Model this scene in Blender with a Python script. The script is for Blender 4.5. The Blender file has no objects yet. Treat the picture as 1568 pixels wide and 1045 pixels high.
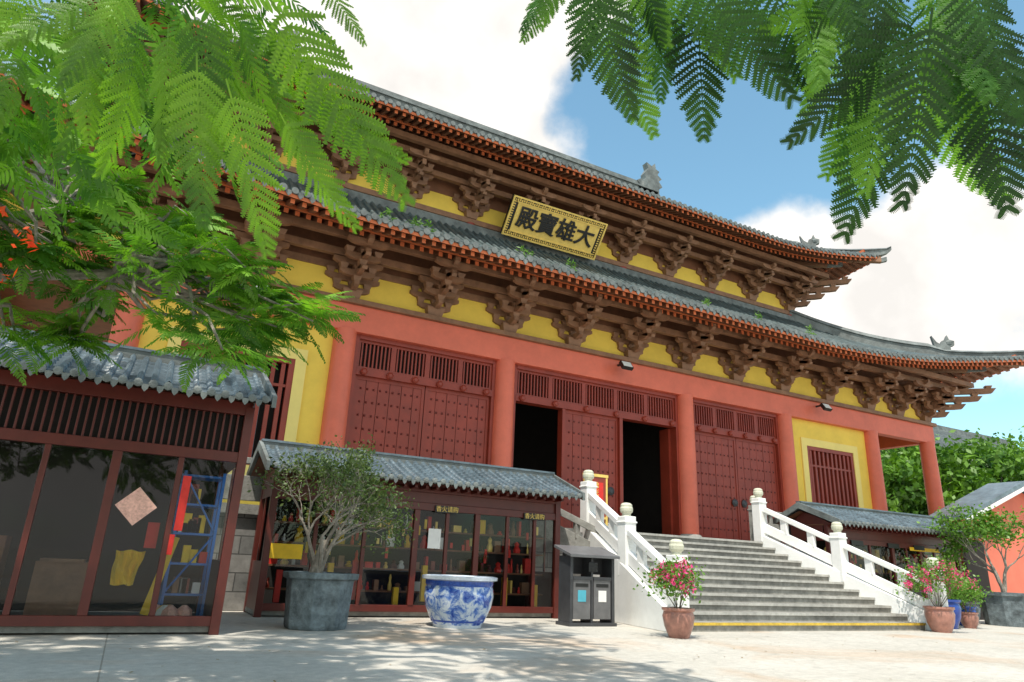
import bpy, math, random
import numpy as np
from mathutils import Vector, Matrix
random.seed(7); rng=np.random.default_rng(7)
R=math.radians
scene=bpy.context.scene
# ---------------------------------------------------------------- materials
def mat(name,col,rough=.7,var=.25,scale=4.,bump=.0,bscale=30.,metal=0.,stain=0.,stretch=(1,1,1),spec=.5,col2=None):
    m=bpy.data.materials.new(name);m.use_nodes=True
    nt=m.node_tree;N=nt.nodes;L=nt.links
    b=N["Principled BSDF"];b.inputs["Roughness"].default_value=rough;b.inputs["Metallic"].default_value=metal
    b.inputs["Specular IOR Level"].default_value=spec
    tc=N.new("ShaderNodeTexCoord");mp=N.new("ShaderNodeMapping");mp.inputs["Scale"].default_value=stretch
    L.new(tc.outputs["Object"],mp.inputs[0])
    n=N.new("ShaderNodeTexNoise");n.inputs["Scale"].default_value=scale;n.inputs["Detail"].default_value=6;n.inputs["Roughness"].default_value=.65
    L.new(mp.outputs[0],n.inputs["Vector"])
    r=N.new("ShaderNodeValToRGB");c=r.color_ramp
    a=[min(1,x*(1-var)) for x in col];d=[min(1,x*(1+var)) for x in (col2 or col)]
    c.elements[0].position=.3;c.elements[0].color=(*a,1);c.elements[1].position=.7;c.elements[1].color=(*d,1)
    L.new(n.outputs[0],r.inputs[0]);out=r.outputs[0]
    if stain>0:
        n2=N.new("ShaderNodeTexNoise");n2.inputs["Scale"].default_value=.7;n2.inputs["Detail"].default_value=8;n2.inputs["Roughness"].default_value=.7
        L.new(mp.outputs[0],n2.inputs["Vector"])
        mr=N.new("ShaderNodeMapRange");mr.inputs[1].default_value=.4;mr.inputs[2].default_value=.65;mr.inputs[3].default_value=1;mr.inputs[4].default_value=1-stain
        L.new(n2.outputs[0],mr.inputs[0])
        mx=N.new("ShaderNodeMix");mx.data_type='RGBA';mx.blend_type='MULTIPLY';mx.inputs[0].default_value=1
        L.new(out,mx.inputs[6]);L.new(mr.outputs[0],mx.inputs[7]);out=mx.outputs[2]
    L.new(out,b.inputs["Base Color"])
    if bump>0:
        nb=N.new("ShaderNodeTexNoise");nb.inputs["Scale"].default_value=bscale;nb.inputs["Detail"].default_value=4
        L.new(mp.outputs[0],nb.inputs["Vector"])
        bp=N.new("ShaderNodeBump");bp.inputs["Strength"].default_value=bump;bp.inputs["Distance"].default_value=.03
        L.new(nb.outputs[0],bp.inputs["Height"]);L.new(bp.outputs[0],b.inputs["Normal"])
    return m
def leafmat(name,c1,c2,trans=.45,scale=2.5):
    m=bpy.data.materials.new(name);m.use_nodes=True
    nt=m.node_tree;N=nt.nodes;L=nt.links;N.clear()
    tc=N.new("ShaderNodeTexCoord");n=N.new("ShaderNodeTexNoise");n.inputs["Scale"].default_value=scale;n.inputs["Detail"].default_value=5
    L.new(tc.outputs["Object"],n.inputs["Vector"])
    r=N.new("ShaderNodeValToRGB");r.color_ramp.elements[0].position=.36;r.color_ramp.elements[1].position=.64
    r.color_ramp.elements[0].color=(*c1,1);r.color_ramp.elements[1].color=(*c2,1);L.new(n.outputs[0],r.inputs[0])
    d=N.new("ShaderNodeBsdfDiffuse");t=N.new("ShaderNodeBsdfTranslucent");g=N.new("ShaderNodeBsdfGlossy");g.inputs["Roughness"].default_value=.45
    hs=N.new("ShaderNodeMix");hs.data_type='RGBA';hs.blend_type='MULTIPLY';hs.inputs[0].default_value=1;hs.inputs[7].default_value=(1.5,1.6,.5,1)
    L.new(r.outputs[0],d.inputs[0]);L.new(r.outputs[0],hs.inputs[6]);L.new(hs.outputs[2],t.inputs[0])
    a=N.new("ShaderNodeMixShader");a.inputs[0].default_value=trans;L.new(d.outputs[0],a.inputs[1]);L.new(t.outputs[0],a.inputs[2])
    b=N.new("ShaderNodeMixShader");b.inputs[0].default_value=.03;L.new(a.outputs[0],b.inputs[1]);L.new(g.outputs[0],b.inputs[2])
    o=N.new("ShaderNodeOutputMaterial");L.new(b.outputs[0],o.inputs[0]);return m
def brickmat(name,c1,c2,mortar,bw,bh,rough=.8,rot=(R(90),0,0),msize=.012,bump=.6):
    m=bpy.data.materials.new(name);m.use_nodes=True
    nt=m.node_tree;N=nt.nodes;L=nt.links;b=N["Principled BSDF"];b.inputs["Roughness"].default_value=rough
    tc=N.new("ShaderNodeTexCoord");mp=N.new("ShaderNodeMapping");mp.inputs["Rotation"].default_value=rot
    L.new(tc.outputs["Object"],mp.inputs[0])
    br=N.new("ShaderNodeTexBrick");br.inputs["Scale"].default_value=1;br.inputs["Brick Width"].default_value=bw;br.inputs["Row Height"].default_value=bh
    br.inputs["Mortar Size"].default_value=msize;br.inputs["Color1"].default_value=(*c1,1);br.inputs["Color2"].default_value=(*c2,1);br.inputs["Mortar"].default_value=(*mortar,1)
    L.new(mp.outputs[0],br.inputs["Vector"])
    n=N.new("ShaderNodeTexNoise");n.inputs["Scale"].default_value=3;n.inputs["Detail"].default_value=8;n.inputs["Roughness"].default_value=.7;L.new(tc.outputs["Object"],n.inputs["Vector"])
    mr=N.new("ShaderNodeMapRange");mr.inputs[1].default_value=.3;mr.inputs[2].default_value=.7;mr.inputs[3].default_value=.55;mr.inputs[4].default_value=1.25;L.new(n.outputs[0],mr.inputs[0])
    mx=N.new("ShaderNodeMix");mx.data_type='RGBA';mx.blend_type='MULTIPLY';mx.inputs[0].default_value=1
    L.new(br.outputs[0],mx.inputs[6]);L.new(mr.outputs[0],mx.inputs[7]);L.new(mx.outputs[2],b.inputs["Base Color"])
    bp=N.new("ShaderNodeBump");bp.inputs["Strength"].default_value=bump;bp.inputs["Distance"].default_value=.02;L.new(mx.outputs[2],bp.inputs["Height"]);L.new(bp.outputs[0],b.inputs["Normal"])
    return m
M={}
M['pink']=mat('painted_red_wood',(.76,.165,.095),.5,.08,1.5,.05,20,stain=.14)
M['door']=mat('door_red_paint',(.30,.040,.020),.45,.15,2.5,.05,20,stain=.15)
M['doordk']=mat('door_dark',(.09,.014,.010),.6,.2,3)
M['yellow']=mat('yellow_wall',(.93,.66,.10),.75,.06,1.2,.04,20,stain=.12)
M['yellowl']=mat('cream_wall',(.94,.76,.24),.75,.05,1.2,stain=.08)
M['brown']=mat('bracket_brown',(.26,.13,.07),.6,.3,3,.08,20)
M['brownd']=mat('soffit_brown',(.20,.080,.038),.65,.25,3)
M['orange']=mat('rafter_end_red',(.62,.16,.055),.6,.2,3)
M['tile']=mat('grey_roof_tile',(.085,.115,.118),.45,.45,2.5,.2,25,stain=.35)
M['tileb']=mat('kiosk_roof_tile',(.135,.18,.21),.33,.4,5,.15,25,stain=.35)
M['ridge']=mat('ridge_tile',(.165,.185,.18),.6,.45,3,.3,15,stain=.35)
M['gold']=mat('gold_leaf',(.88,.62,.16),.45,.15,6,0,metal=.15)
M['black']=mat('black_paint',(.012,.012,.012),.4,.2,6)
M['white']=mat('white_paint',(.86,.86,.84),.6,.05,3,.05,20,stain=.12)
M['cap']=mat('cap_stone',(.56,.56,.44),.7,.15,6,.1)
M['stone']=mat('grey_stone',(.30,.295,.27),.85,.3,6,.25,30,stain=.3)
M['step']=mat('step_granite',(.30,.29,.26),.8,.35,7,.2,60,stain=.4)
M['nosing']=mat('step_nosing',(.48,.47,.43),.8,.25,7,stain=.25)
M['redframe']=mat('kiosk_red_frame',(.11,.017,.011),.38,.2,4)
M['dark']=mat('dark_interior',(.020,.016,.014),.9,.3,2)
M['redpaper']=mat('red_paper',(.70,.03,.02),.6,.15,8)
M['yel']=mat('yellow_cloth',(.92,.56,.02),.6,.12,6)
M['blue']=mat('blue_steel',(.02,.16,.55),.4,.1,5)
M['paper']=mat('white_paper',(.82,.82,.8),.6,.06,5)
M['pinkpaper']=mat('pink_paper',(.88,.45,.36),.6,.3,40)
M['bark']=mat('bark',(.17,.135,.10),.9,.4,14,.5,40)
M['pbark']=mat('pale_bark',(.28,.25,.21),.9,.4,14,.4,40)
M['planter']=mat('weathered_planter',(.15,.185,.20),.85,.6,6,.4,25,stain=.45)
M['potc']=mat('glazed_pot',(.36,.17,.13),.3,.35,7,.05)
M['potb']=mat('blue_pot',(.02,.06,.30),.2,.3,7)
M['soil']=mat('soil',(.05,.035,.025),.95,.3,10,.4)
M['metal']=mat('bin_steel',(.045,.047,.052),.4,.2,6)
M['binbody']=mat('bin_grey',(.13,.13,.135),.35,.2,6)
M['housepink']=mat('salmon_wall',(.74,.19,.12),.8,.08,1.5,.04,20,stain=.12)
M['label']=mat('blue_label',(.08,.40,.52),.5,.1,6)
M['stud']=mat('stud',(.15,.022,.016),.4,.1,6)
M['step_yellow']=mat('yellow_line',(.62,.42,.05),.6,.3,12)
M['wallstone']=brickmat('podium_stone',(.20,.20,.19),(.30,.29,.27),(.09,.09,.085),.75,.33)
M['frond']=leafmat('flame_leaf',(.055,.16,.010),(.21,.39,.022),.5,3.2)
M['frondd']=leafmat('flame_leaf_dark',(.010,.046,.007),(.045,.15,.014),.45,2.8)  # same flame leaf, colour darkened to stand for backlit fronds seen from below
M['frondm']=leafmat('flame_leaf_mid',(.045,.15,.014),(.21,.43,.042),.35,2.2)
M['bonsai']=leafmat('small_leaf',(.06,.10,.035),(.17,.24,.08),.25,8)
M['shrub']=leafmat('shrub_leaf',(.06,.15,.02),(.17,.33,.05),.3,8)
M['bract']=leafmat('bougainvillea_bract',(.72,.03,.26),(.90,.16,.42),.3,12)
M['tree']=leafmat('far_tree_leaf',(.035,.10,.014),(.16,.31,.035),.25,.35)
M['flower']=leafmat('flame_flower',(.75,.06,.02),(.8,.12,.03),.3,8)
M['litter']=mat('dry_leaf',(.25,.17,.06),.8,.5,3)
g=bpy.data.materials.new('window_glass');g.use_nodes=True;nt=g.node_tree;nt.nodes.clear()
t=nt.nodes.new("ShaderNodeBsdfTransparent");t.inputs[0].default_value=(.86,.9,.9,1);gl=nt.nodes.new("ShaderNodeBsdfGlossy");gl.inputs["Roughness"].default_value=.02
fr=nt.nodes.new("ShaderNodeFresnel");fr.inputs[0].default_value=1.5;mx=nt.nodes.new("ShaderNodeMixShader");o=nt.nodes.new("ShaderNodeOutputMaterial")
nt.links.new(fr.outputs[0],mx.inputs[0]);nt.links.new(t.outputs[0],mx.inputs[1]);nt.links.new(gl.outputs[0],mx.inputs[2]);nt.links.new(mx.outputs[0],o.inputs[0]);M['glass']=g
p=bpy.data.materials.new('blue_white_porcelain');p.use_nodes=True;nt=p.node_tree;N=nt.nodes;L=nt.links;b=N["Principled BSDF"];b.inputs["Roughness"].default_value=.12
tc=N.new("ShaderNodeTexCoord");n=N.new("ShaderNodeTexNoise");n.inputs["Scale"].default_value=5.;n.inputs["Detail"].default_value=9;n.inputs["Roughness"].default_value=.72;n.inputs["Distortion"].default_value=.6
L.new(tc.outputs["Object"],n.inputs["Vector"]);r=N.new("ShaderNodeValToRGB");e=r.color_ramp.elements
e[0].position=.40;e[0].color=(.015,.06,.36,1);e[1].position=.56;e[1].color=(.66,.73,.82,1);x=e.new(.475);x.color=(.12,.24,.60,1)
L.new(n.outputs[0],r.inputs[0]);L.new(r.outputs[0],b.inputs["Base Color"]);M['porc']=p
M['porcw']=mat('porcelain_rim',(.62,.68,.76),.15,.15,20);M['porcb']=mat('porcelain_blue',(.04,.10,.42),.15,.4,25)
gm=bpy.data.materials.new('concrete_ground');gm.use_nodes=True;nt=gm.node_tree;N=nt.nodes;L=nt.links;b=N["Principled BSDF"];b.inputs["Roughness"].default_value=.85
tc=N.new("ShaderNodeTexCoord")
def noise(s,d=8,ro=.65,dist=0):
    n=N.new("ShaderNodeTexNoise");n.inputs["Scale"].default_value=s;n.inputs["Detail"].default_value=d;n.inputs["Roughness"].default_value=ro;n.inputs["Distortion"].default_value=dist;L.new(tc.outputs["Object"],n.inputs["Vector"]);return n.outputs[0]
def ramp(i,p0,c0,p1,c1):
    r=N.new("ShaderNodeValToRGB");r.color_ramp.elements[0].position=p0;r.color_ramp.elements[0].color=(*c0,1);r.color_ramp.elements[1].position=p1;r.color_ramp.elements[1].color=(*c1,1);L.new(i,r.inputs[0]);return r.outputs[0]
def mult(a,c,f=1,mode='MULTIPLY'):
    x=N.new("ShaderNodeMix");x.data_type='RGBA';x.blend_type=mode;x.inputs[0].default_value=f
    L.new(a,x.inputs[6]);L.new(c,x.inputs[7]);return x.outputs[2]
base=ramp(noise(.5),.3,(.50,.465,.40),.7,(.63,.595,.53))
base=mult(base,ramp(noise(9),.3,(.8,.8,.8),.7,(1.1,1.1,1.1)))
base=mult(base,ramp(noise(90,2),.35,(.8,.8,.8),.6,(1.05,1.05,1.05)))
base=mult(base,ramp(noise(.33,5,.6,.8),.52,(1,1,1),.72,(.95,.72,.55)))
base=mult(base,ramp(noise(1.6,9,.75,.4),.30,(.62,.62,.62),.42,(1,1,1)))
v=N.new("ShaderNodeTexBrick");v.offset=0;v.inputs["Scale"].default_value=1;v.inputs["Brick Width"].default_value=5.3;v.inputs["Row Height"].default_value=4.6;v.inputs["Mortar Size"].default_value=.008
v.inputs["Color1"].default_value=(1,1,1,1);v.inputs["Color2"].default_value=(.94,.95,.96,1);v.inputs["Mortar"].default_value=(.6,.58,.55,1);L.new(tc.outputs["Object"],v.inputs["Vector"])
base=mult(base,v.outputs[0]);L.new(base,b.inputs["Base Color"])
bp=N.new("ShaderNodeBump");bp.inputs["Strength"].default_value=.3;bp.inputs["Distance"].default_value=.01;L.new(noise(60,5),bp.inputs["Height"]);L.new(bp.outputs[0],b.inputs["Normal"]);M['ground']=gm
# ---------------------------------------------------------------- mesh builder
class MB:
    def __init__(s): s.v=[];s.f=[];s.m=[];s.ml=[];s.T=None
    def mi(s,k):
        if k not in s.ml: s.ml.append(k)
        return s.ml.index(k)
    def add(s,vs,fs,k):
        o=len(s.v);i=s.mi(k)
        for p in vs: s.v.append(tuple(s.T@Vector(p)) if s.T is not None else tuple(p))
        for f in fs: s.f.append(tuple(o+a for a in f));s.m.append(i)
    def box(s,x0,x1,y0,y1,z0,z1,k,tx=0,ty=0):
        s.add([(x0+tx,y0+ty,z0),(x1-tx,y0+ty,z0),(x1-tx,y1-ty,z0),(x0+tx,y1-ty,z0),(x0,y0,z1),(x1,y0,z1),(x1,y1,z1),(x0,y1,z1)],
              [(0,3,2,1),(4,5,6,7),(0,1,5,4),(1,2,6,5),(2,3,7,6),(3,0,4,7)],k)
    def prism(s,poly,ax,a0,a1,k):
        n=len(poly)
        def P(q,a): return (a,q[0],q[1]) if ax=='x' else ((q[0],a,q[1]) if ax=='y' else (q[0],q[1],a))
        s.add([P(q,a0) for q in poly]+[P(q,a1) for q in poly],[tuple(range(n))[::-1],tuple(range(n,2*n))]+[(i,(i+1)%n,n+(i+1)%n,n+i) for i in range(n)],k)
    def lathe(s,cx,cy,prof,k,n=20,rot=0):
        vs=[];fs=[]
        for r,z in prof:
            for i in range(n):
                a=2*math.pi*i/n+rot;vs.append((cx+r*math.cos(a),cy+r*math.sin(a),z))
        for j in range(len(prof)-1):
            for i in range(n): fs.append((j*n+i,j*n+(i+1)%n,(j+1)*n+(i+1)%n,(j+1)*n+i))
        fs.append(tuple(range(n))[::-1]);fs.append(tuple((len(prof)-1)*n+i for i in range(n)))
        s.add(vs,fs,k)
    def tube(s,pts,rad,k,n=6):
        vs=[];fs=[]
        for j,p in enumerate(pts):
            p=Vector(p);d=(Vector(pts[min(j+1,len(pts)-1)])-Vector(pts[max(j-1,0)]))
            d=d.normalized() if d.length>1e-6 else Vector((0,0,1))
            a=d.cross(Vector((0,0,1)));a=a.normalized() if a.length>.05 else Vector((1,0,0));b=d.cross(a)
            for i in range(n):
                t=2*math.pi*i/n;vs.append(tuple(p+a*math.cos(t)*rad[j]+b*math.sin(t)*rad[j]))
        for j in range(len(pts)-1):
            for i in range(n): fs.append((j*n+i,j*n+(i+1)%n,(j+1)*n+(i+1)%n,(j+1)*n+i))
        fs.append(tuple(range(n)));fs.append(tuple((len(pts)-1)*n+i for i in range(n))[::-1])
        s.add(vs,fs,k)
    def build(s,name,parent=None,smooth=False,bevel=0):
        me=bpy.data.meshes.new(name);me.from_pydata(s.v,[],s.f)
        for k in s.ml: me.materials.append(M[k])
        me.polygons.foreach_set("material_index",s.m)
        if smooth: me.polygons.foreach_set("use_smooth",[True]*len(s.f))
        me.update();ob=bpy.data.objects.new(name,me);bpy.context.collection.objects.link(ob)
        if parent: ob.parent=parent
        if bevel:
            b=ob.modifiers.new("b","BEVEL");b.width=bevel;b.segments=2;b.limit_method='ANGLE'
        if smooth:
            try:
                bpy.context.view_layer.objects.active=ob;me.set_sharp_from_angle(angle=R(40))
            except Exception: pass
        return ob
def empty(name,loc=(0,0,0)):
    e=bpy.data.objects.new(name,None);bpy.context.collection.objects.link(e);e.empty_display_size=.5;return e
def npmesh(name,V,F,mi,mats,parent=None):
    me=bpy.data.meshes.new(name);me.vertices.add(len(V));me.vertices.foreach_set("co",V.astype(np.float32).ravel())
    n=len(F);me.loops.add(n*4);me.loops.foreach_set("vertex_index",F.astype(np.int32).ravel());me.polygons.add(n)
    me.polygons.foreach_set("loop_start",np.arange(0,n*4,4,dtype=np.int32))
    for k in mats: me.materials.append(M[k])
    me.polygons.foreach_set("material_index",np.asarray(mi,dtype=np.int32));me.update(calc_edges=True)
    ob=bpy.data.objects.new(name,me);bpy.context.collection.objects.link(ob)
    if parent: ob.parent=parent
    return ob
# ---------------------------------------------------------------- ground
gb=MB();gb.add([(-300,-200,0),(400,-200,0),(400,400,0),(-300,400,0)],[(0,1,2,3)],'ground');gb.build('ground')
# ---------------------------------------------------------------- temple hall
hall=empty('temple_hall')
CX,YC=12.35,17.3
PZ=1.9
COLS=[-17.05,-13.25,-8.27,-3.46,3.46,8.27,13.25,17.05]
colX=[CX+c for c in COLS]
UY=20.7; CY=26.7
b=MB()
def column(x,y,z0,z1,r=.31):
    b.lathe(x,y,[(r*1.45,z0),(r*1.5,z0+.1),(r*1.25,z0+.24),(r*1.1,z0+.28)],'stone',20)
    b.lathe(x,y,[(r,z0+.28),(r,z0+2.5),(r*.95,z1)],'pink',24)
for x in colX: column(x,YC,PZ,6.75)
for x in (colX[0],colX[-1]):
    for y in (21,25,29,33,36.1): column(x,y,PZ,6.75)
b.build('columns',hall,True)
b=MB()
x0,x1=colX[0]-.35,colX[-1]+.35
b.box(x0,x1,YC-.17,YC+.17,6.72,7.46,'pink')
b.box(x0-.1,x1+.1,YC-.30,YC+.25,7.46,7.60,'brown')
for xe in (colX[0],colX[-1]):
    b.box(xe-.17,xe+.17,YC+.26,36.1,6.72,7.46,'pink');b.box(xe-.25,xe+.25,YC+.27,36.1,7.463,7.60,'brown')
b.box(x0,x1,YC+.0,YC+.16,7.60,8.42,'yellow')
b.box(x0,x1,YC-.04,YC+.16,8.42,8.62,'brown')
b.box(x0,x1,YC+.02,YC+.16,8.62,9.9,'brownd')
for s in (0,1):
    xe=[x0,x1-.16][s];b.box(xe,xe+.16,YC+.17,36.1,7.60,8.42,'yellow');b.box(xe,xe+.16,YC+.17,36.1,8.423,9.9,'brownd')
for dy,z in ((-.48,8.62),(-.92,8.95),(-1.34,9.16)):
    b.box(x0-abs(dy),x1+abs(dy),YC+dy-.09,YC+dy+.09,z,z+.2,'brown')
    b.box(x1+abs(dy)-.18,x1+abs(dy),YC+dy+.1,36,z+.003,z+.2,'brown')
b.build('lintels',hall,False,.012)
b=MB()
def studs(xa,xb,za,zb,y,nx,nz,r=.030):
    for i in range(nx):
        for j in range(nz):
            x=xa+(xb-xa)*(i+.5)/nx;z=za+(zb-za)*(j+.5)/nz
            b.add([(x-r,y,z-r),(x+r,y,z-r),(x+r,y,z+r),(x-r,y,z+r),(x,y-r*1.2,z)],[(0,1,4),(1,2,4),(2,3,4),(3,0,4)],'stud')
def transom(xa,xb,za,zb,y,nseg):
    b.box(xa,xb,y+.12,y+.14,za,zb,'dark')
    w=(xb-xa)/nseg
    for i in range(nseg):
        a=xa+i*w;c=a+w
        b.box(a,a+.07,y,y+.1,za,zb,'door');b.box(c-.07,c,y,y+.1,za,zb,'door')
        b.box(a+.07,c-.07,y,y+.1,zb-.07,zb,'door');b.box(a+.07,c-.07,y,y+.1,za,za+.07,'door')
        n=max(3,int((w-.14)/.10))
        for k in range(n):
            x=a+.07+(w-.14)*(k+.5)/n;b.box(x-.020,x+.020,y+.02,y+.09,za+.07,zb-.07,'door')
def leaf(xa,xb,za,zb,y):
    n=max(3,int((xb-xa)/.3));w=(xb-xa-.02)/n
    for i in range(n):
        b.box(xa+.01+i*w+.008,xa+.01+(i+1)*w-.008,y+random.uniform(0,.008),y+.07,za,zb,'door')
    b.box(xa+.01,xb-.01,y+.03,y+.06,za+.01,zb-.01,'doordk')
    for z in (za,zb-.1): b.box(xa+.012,xb-.012,y-.02,y-.001,z,z+.1,'door')
    b.box(xa+.012,xa+.09,y-.02,y-.001,za+.1,zb-.1,'door');b.box(xb-.09,xb-.012,y-.02,y-.001,za+.1,zb-.1,'door')
    studs(xa+.12,xb-.12,za+.2,zb-.15,y,max(5,int((xb-xa)/.2)),9)
def ringpull(x,z,y):
    b.T=Matrix.Translation((x,y,z))@Matrix.Rotation(R(90),4,'X');b.lathe(0,0,[(.13,0),(.13,.03),(.06,.07)],'metal',12);b.T=None
yd=YC+.12
def doorbay(xa,xb,kind):
    xa+=.30;xb-=.30
    b.box(xa,xa+.10,YC+.0,YC+.3,PZ,6.72,'door');b.box(xb-.10,xb,YC,YC+.3,PZ,6.72,'door')
    b.box(xa+.1,xb-.1,YC-.02,YC+.3,6.60,6.72,'door')
    b.box(xa+.1,xb-.1,YC-.01,YC+.3,5.62,5.80,'door')
    for k in range(6):
        x=xa+.3+(xb-xa-.6)*k/5;b.T=Matrix.Translation((x,YC-.01,5.71))@Matrix.Rotation(R(90),4,'X');b.lathe(0,0,[(.09,0),(.1,.06),(.05,.1)],'door',6);b.T=None
    b.box(xa+.1,xb-.1,YC-.03,YC+.3,PZ,PZ+.16,'doordk')
    X0,X1=xa+.1,xb-.1
    transom(X0,X1,5.8,6.6,YC+.06,5 if kind=='open' else 4)
    if kind=='closed':
        mid=(X0+X1)/2
        leaf(X0,mid,PZ+.16,5.62,yd);leaf(mid,X1,PZ+.16,5.62,yd)
        ringpull(mid-.22,3.35,yd-.02);ringpull(mid+.22,3.35,yd-.02)
    else:
        w=(X1-X0)
        a=X0+w*.285;c=X0+w*.62
        leaf(a,c,PZ+.16,5.62,yd);ringpull(c-.3,3.3,yd-.02)
        b.box(a-.10,a,YC+.01,YC+.28,PZ+.16,5.62,'door');b.box(c,c+.12,YC+.01,YC+.28,PZ+.16,5.62,'door')
        b.box(X0,X0+.08,YC+.3,YC+1.6,PZ+.16,5.6,'doordk');b.box(X1-.08,X1,YC+.3,YC+.75,PZ+.16,5.6,'door')
doorbay(colX[3],colX[4],'open')
doorbay(colX[2],colX[3],'closed');doorbay(colX[4],colX[5],'closed')
def winbay(xa,xb):
    xa+=.28;xb-=.28;y0,y1=YC+.05,YC+.3
    wa,wb=xa+(xb-xa)*.2,xb-(xb-xa)*.2
    za,zb=3.0,5.75
    b.box(xa,wa,y0,y1,PZ,6.72,'yellow');b.box(wb,xb,y0,y1,PZ,6.72,'yellow');b.box(wa,wb,y0,y1,PZ,za,'yellow');b.box(wa,wb,y0,y1,zb,6.72,'yellow')
    b.box(wa-.28,wa,y0-.05,y0-.002,za-.25,zb+.28,'yellowl');b.box(wb,wb+.28,y0-.05,y0-.002,za-.25,zb+.28,'yellowl');b.box(wa,wb,y0-.05,y0-.002,zb,zb+.28,'yellowl');b.box(wa,wb,y0-.05,y0-.002,za-.25,za,'yellowl')
    b.box(wa,wa+.14,y0-.02,y1-.05,za,zb,'door');b.box(wb-.14,wb,y0-.02,y1-.05,za,zb,'door');b.box(wa+.14,wb-.14,y0-.02,y1-.05,zb-.14,zb,'door');b.box(wa+.14,wb-.14,y0-.02,y1-.05,za,za+.14,'door')
    n=10
    for k in range(n):
        x=wa+.14+(wb-wa-.28)*(k+.5)/n;b.box(x-.05,x+.05,y0+.02,y0+.12,za+.14,zb-.14,'door')
    b.box(wa+.14,wb-.14,y0+.015,y0+.13,zb-.75,zb-.68,'door')
    b.box(wa,wb,y1,y1+.02,za,zb,'dark')
    for k in range(4): b.box(wa+.3+k*.5,wa+.5+k*.5,y1-.03,y1-.01,za+.2,zb-.8,'label' if k%2 else 'paper')
winbay(colX[5],colX[6]);winbay(colX[1],colX[2])
b.box(colX[1],colX[1]+.25,YC+.35,36,PZ,7.5,'yellow');b.box(colX[6]-.25,colX[6],YC+.35,36,PZ,7.5,'yellow')
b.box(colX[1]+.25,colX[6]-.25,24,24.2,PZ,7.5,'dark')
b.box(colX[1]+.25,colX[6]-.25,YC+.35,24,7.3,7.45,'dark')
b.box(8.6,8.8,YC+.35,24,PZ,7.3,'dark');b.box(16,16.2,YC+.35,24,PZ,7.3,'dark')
b.box(colX[6],colX[7]+.1,YC+.3,36,7.62,7.70,'brownd');b.box(colX[0]-.1,colX[1],YC+.3,36,7.62,7.70,'brownd')
for k in range(5): b.box(10+k*1.1,10.5+k*1.1,23,23.3,PZ,PZ+1.2+.5*(k%2),'gold')
b.build('walls_and_doors',hall)
def dougong(b,x,y,z,s=1.,d=-1):
    T0=Matrix.Translation((x,y,z))@Matrix.Scale(s,4);b.T=T0
    def arm_x(L,yy,zz,h=.17,w=.14):
        b.prism([(-L/2,zz+h),(-L/2,zz+h*.45),(-L/2+.09,zz+.03),(-L/2+.2,zz),(L/2-.2,zz),(L/2-.09,zz+.03),(L/2,zz+h*.45),(L/2,zz+h)],'y',yy-w/2,yy+w/2,'brown')
    def arm_y(L,zz,h=.17,w=.14,xx=0):
        b.prism([(.05,zz),(.05,zz+h),(-L,zz+h),(-L,zz+h*.45),(-L+.09,zz+.03),(-L+.2,zz)],'x',xx-w/2,xx+w/2,'brown')
    def dou(xx,yy,zz,w=.24,h=.13): b.box(xx-w/2,xx+w/2,yy-w/2,yy+w/2,zz,zz+h,'brown',.045,.045)
    b.box(-.27,.27,-.27,.2,0,.26,'brown',.07,.07)
    z1=.22
    arm_x(1.0,-.02,z1);arm_y(.58,z1)
    for xx in (-.42,0,.42): dou(xx,-.02,z1+.17)
    dou(0,-.48,z1+.17)
    z2=z1+.30
    arm_x(1.5,-.02,z2);arm_x(.95,-.48,z2);arm_y(1.02,z2)
    for xx in (-.62,-.3,.3,.62): dou(xx,-.02,z2+.17)
    for xx in (-.38,0,.38): dou(xx,-.48,z2+.17)
    dou(0,-.92,z2+.17)
    z3=z2+.30
    arm_x(1.35,-.48,z3);arm_x(.95,-.92,z3);arm_y(1.42,z3)
    for xx in (-.38,0,.38): dou(xx,-.92,z3+.17)
    z4=z3+.30
    arm_x(1.1,-1.34,z4-.05);arm_y(1.6,z4-.02,.2)
    for q in (0,.3):
        b.add([(-.07,-.3,z3+q+.16),(.07,-.3,z3+q+.16),(.07,-1.25-q*.7,z2+q+.05),(-.07,-1.25-q*.7,z2+q+.05),(-.07,-.3,z3+q+.02),(.07,-.3,z3+q+.02),(.07,-1.2-q*.7,z2+q-.03),(-.07,-1.2-q*.7,z2+q-.03)],
              [(0,1,2,3),(7,6,5,4),(0,3,7,4),(1,5,6,2),(2,6,7,3),(0,4,5,1)],'brown')
    b.T=None
def diag_bracket(b,x,y,z,ang,s=1):
    b.T=Matrix.Translation((x,y,z))@Matrix.Rotation(ang,4,'Z')@Matrix.Scale(s,4)
    for i,L in enumerate((.8,1.4,2.0,2.5)):
        zz=.22+i*.3;b.prism([(0,zz),(0,zz+.2),(-L-.15,zz+.2),(-L,zz+.02),(-L+.25,zz)],'x',-.09,.09,'brown')
        b.box(-.13,.13,-L-.02,-L+.22,zz+.2,zz+.3,'brown',.04,.04)
    b.T=None
BX=[]
for i in range(len(colX)-1):
    n=3 if i==3 else 2
    for k in range(n): BX.append(colX[i]+(colX[i+1]-colX[i])*k/n)
BX.append(colX[-1])
b=MB()
for x in BX: dougong(b,x,YC,7.60,1.0)
diag_bracket(b,colX[-1],YC,7.6,R(45),1.1);diag_bracket(b,colX[0],YC,7.6,R(-45),1.1)
for y in (19.2,21.1,23,25):
    T=Matrix.Translation((colX[-1],y,0))@Matrix.Rotation(R(90),4,'Z')
    q=MB();dougong(q,0,0,7.6);b.T=T;b.add(q.v,q.f,'brown');b.T=None
b.build('lower_brackets',hall)
UXL,UXR=CX-13.25,CX+13.25
b=MB()
b.box(UXL,UXR,UY,UY+.3,12.1,12.55,'pink')
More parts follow.
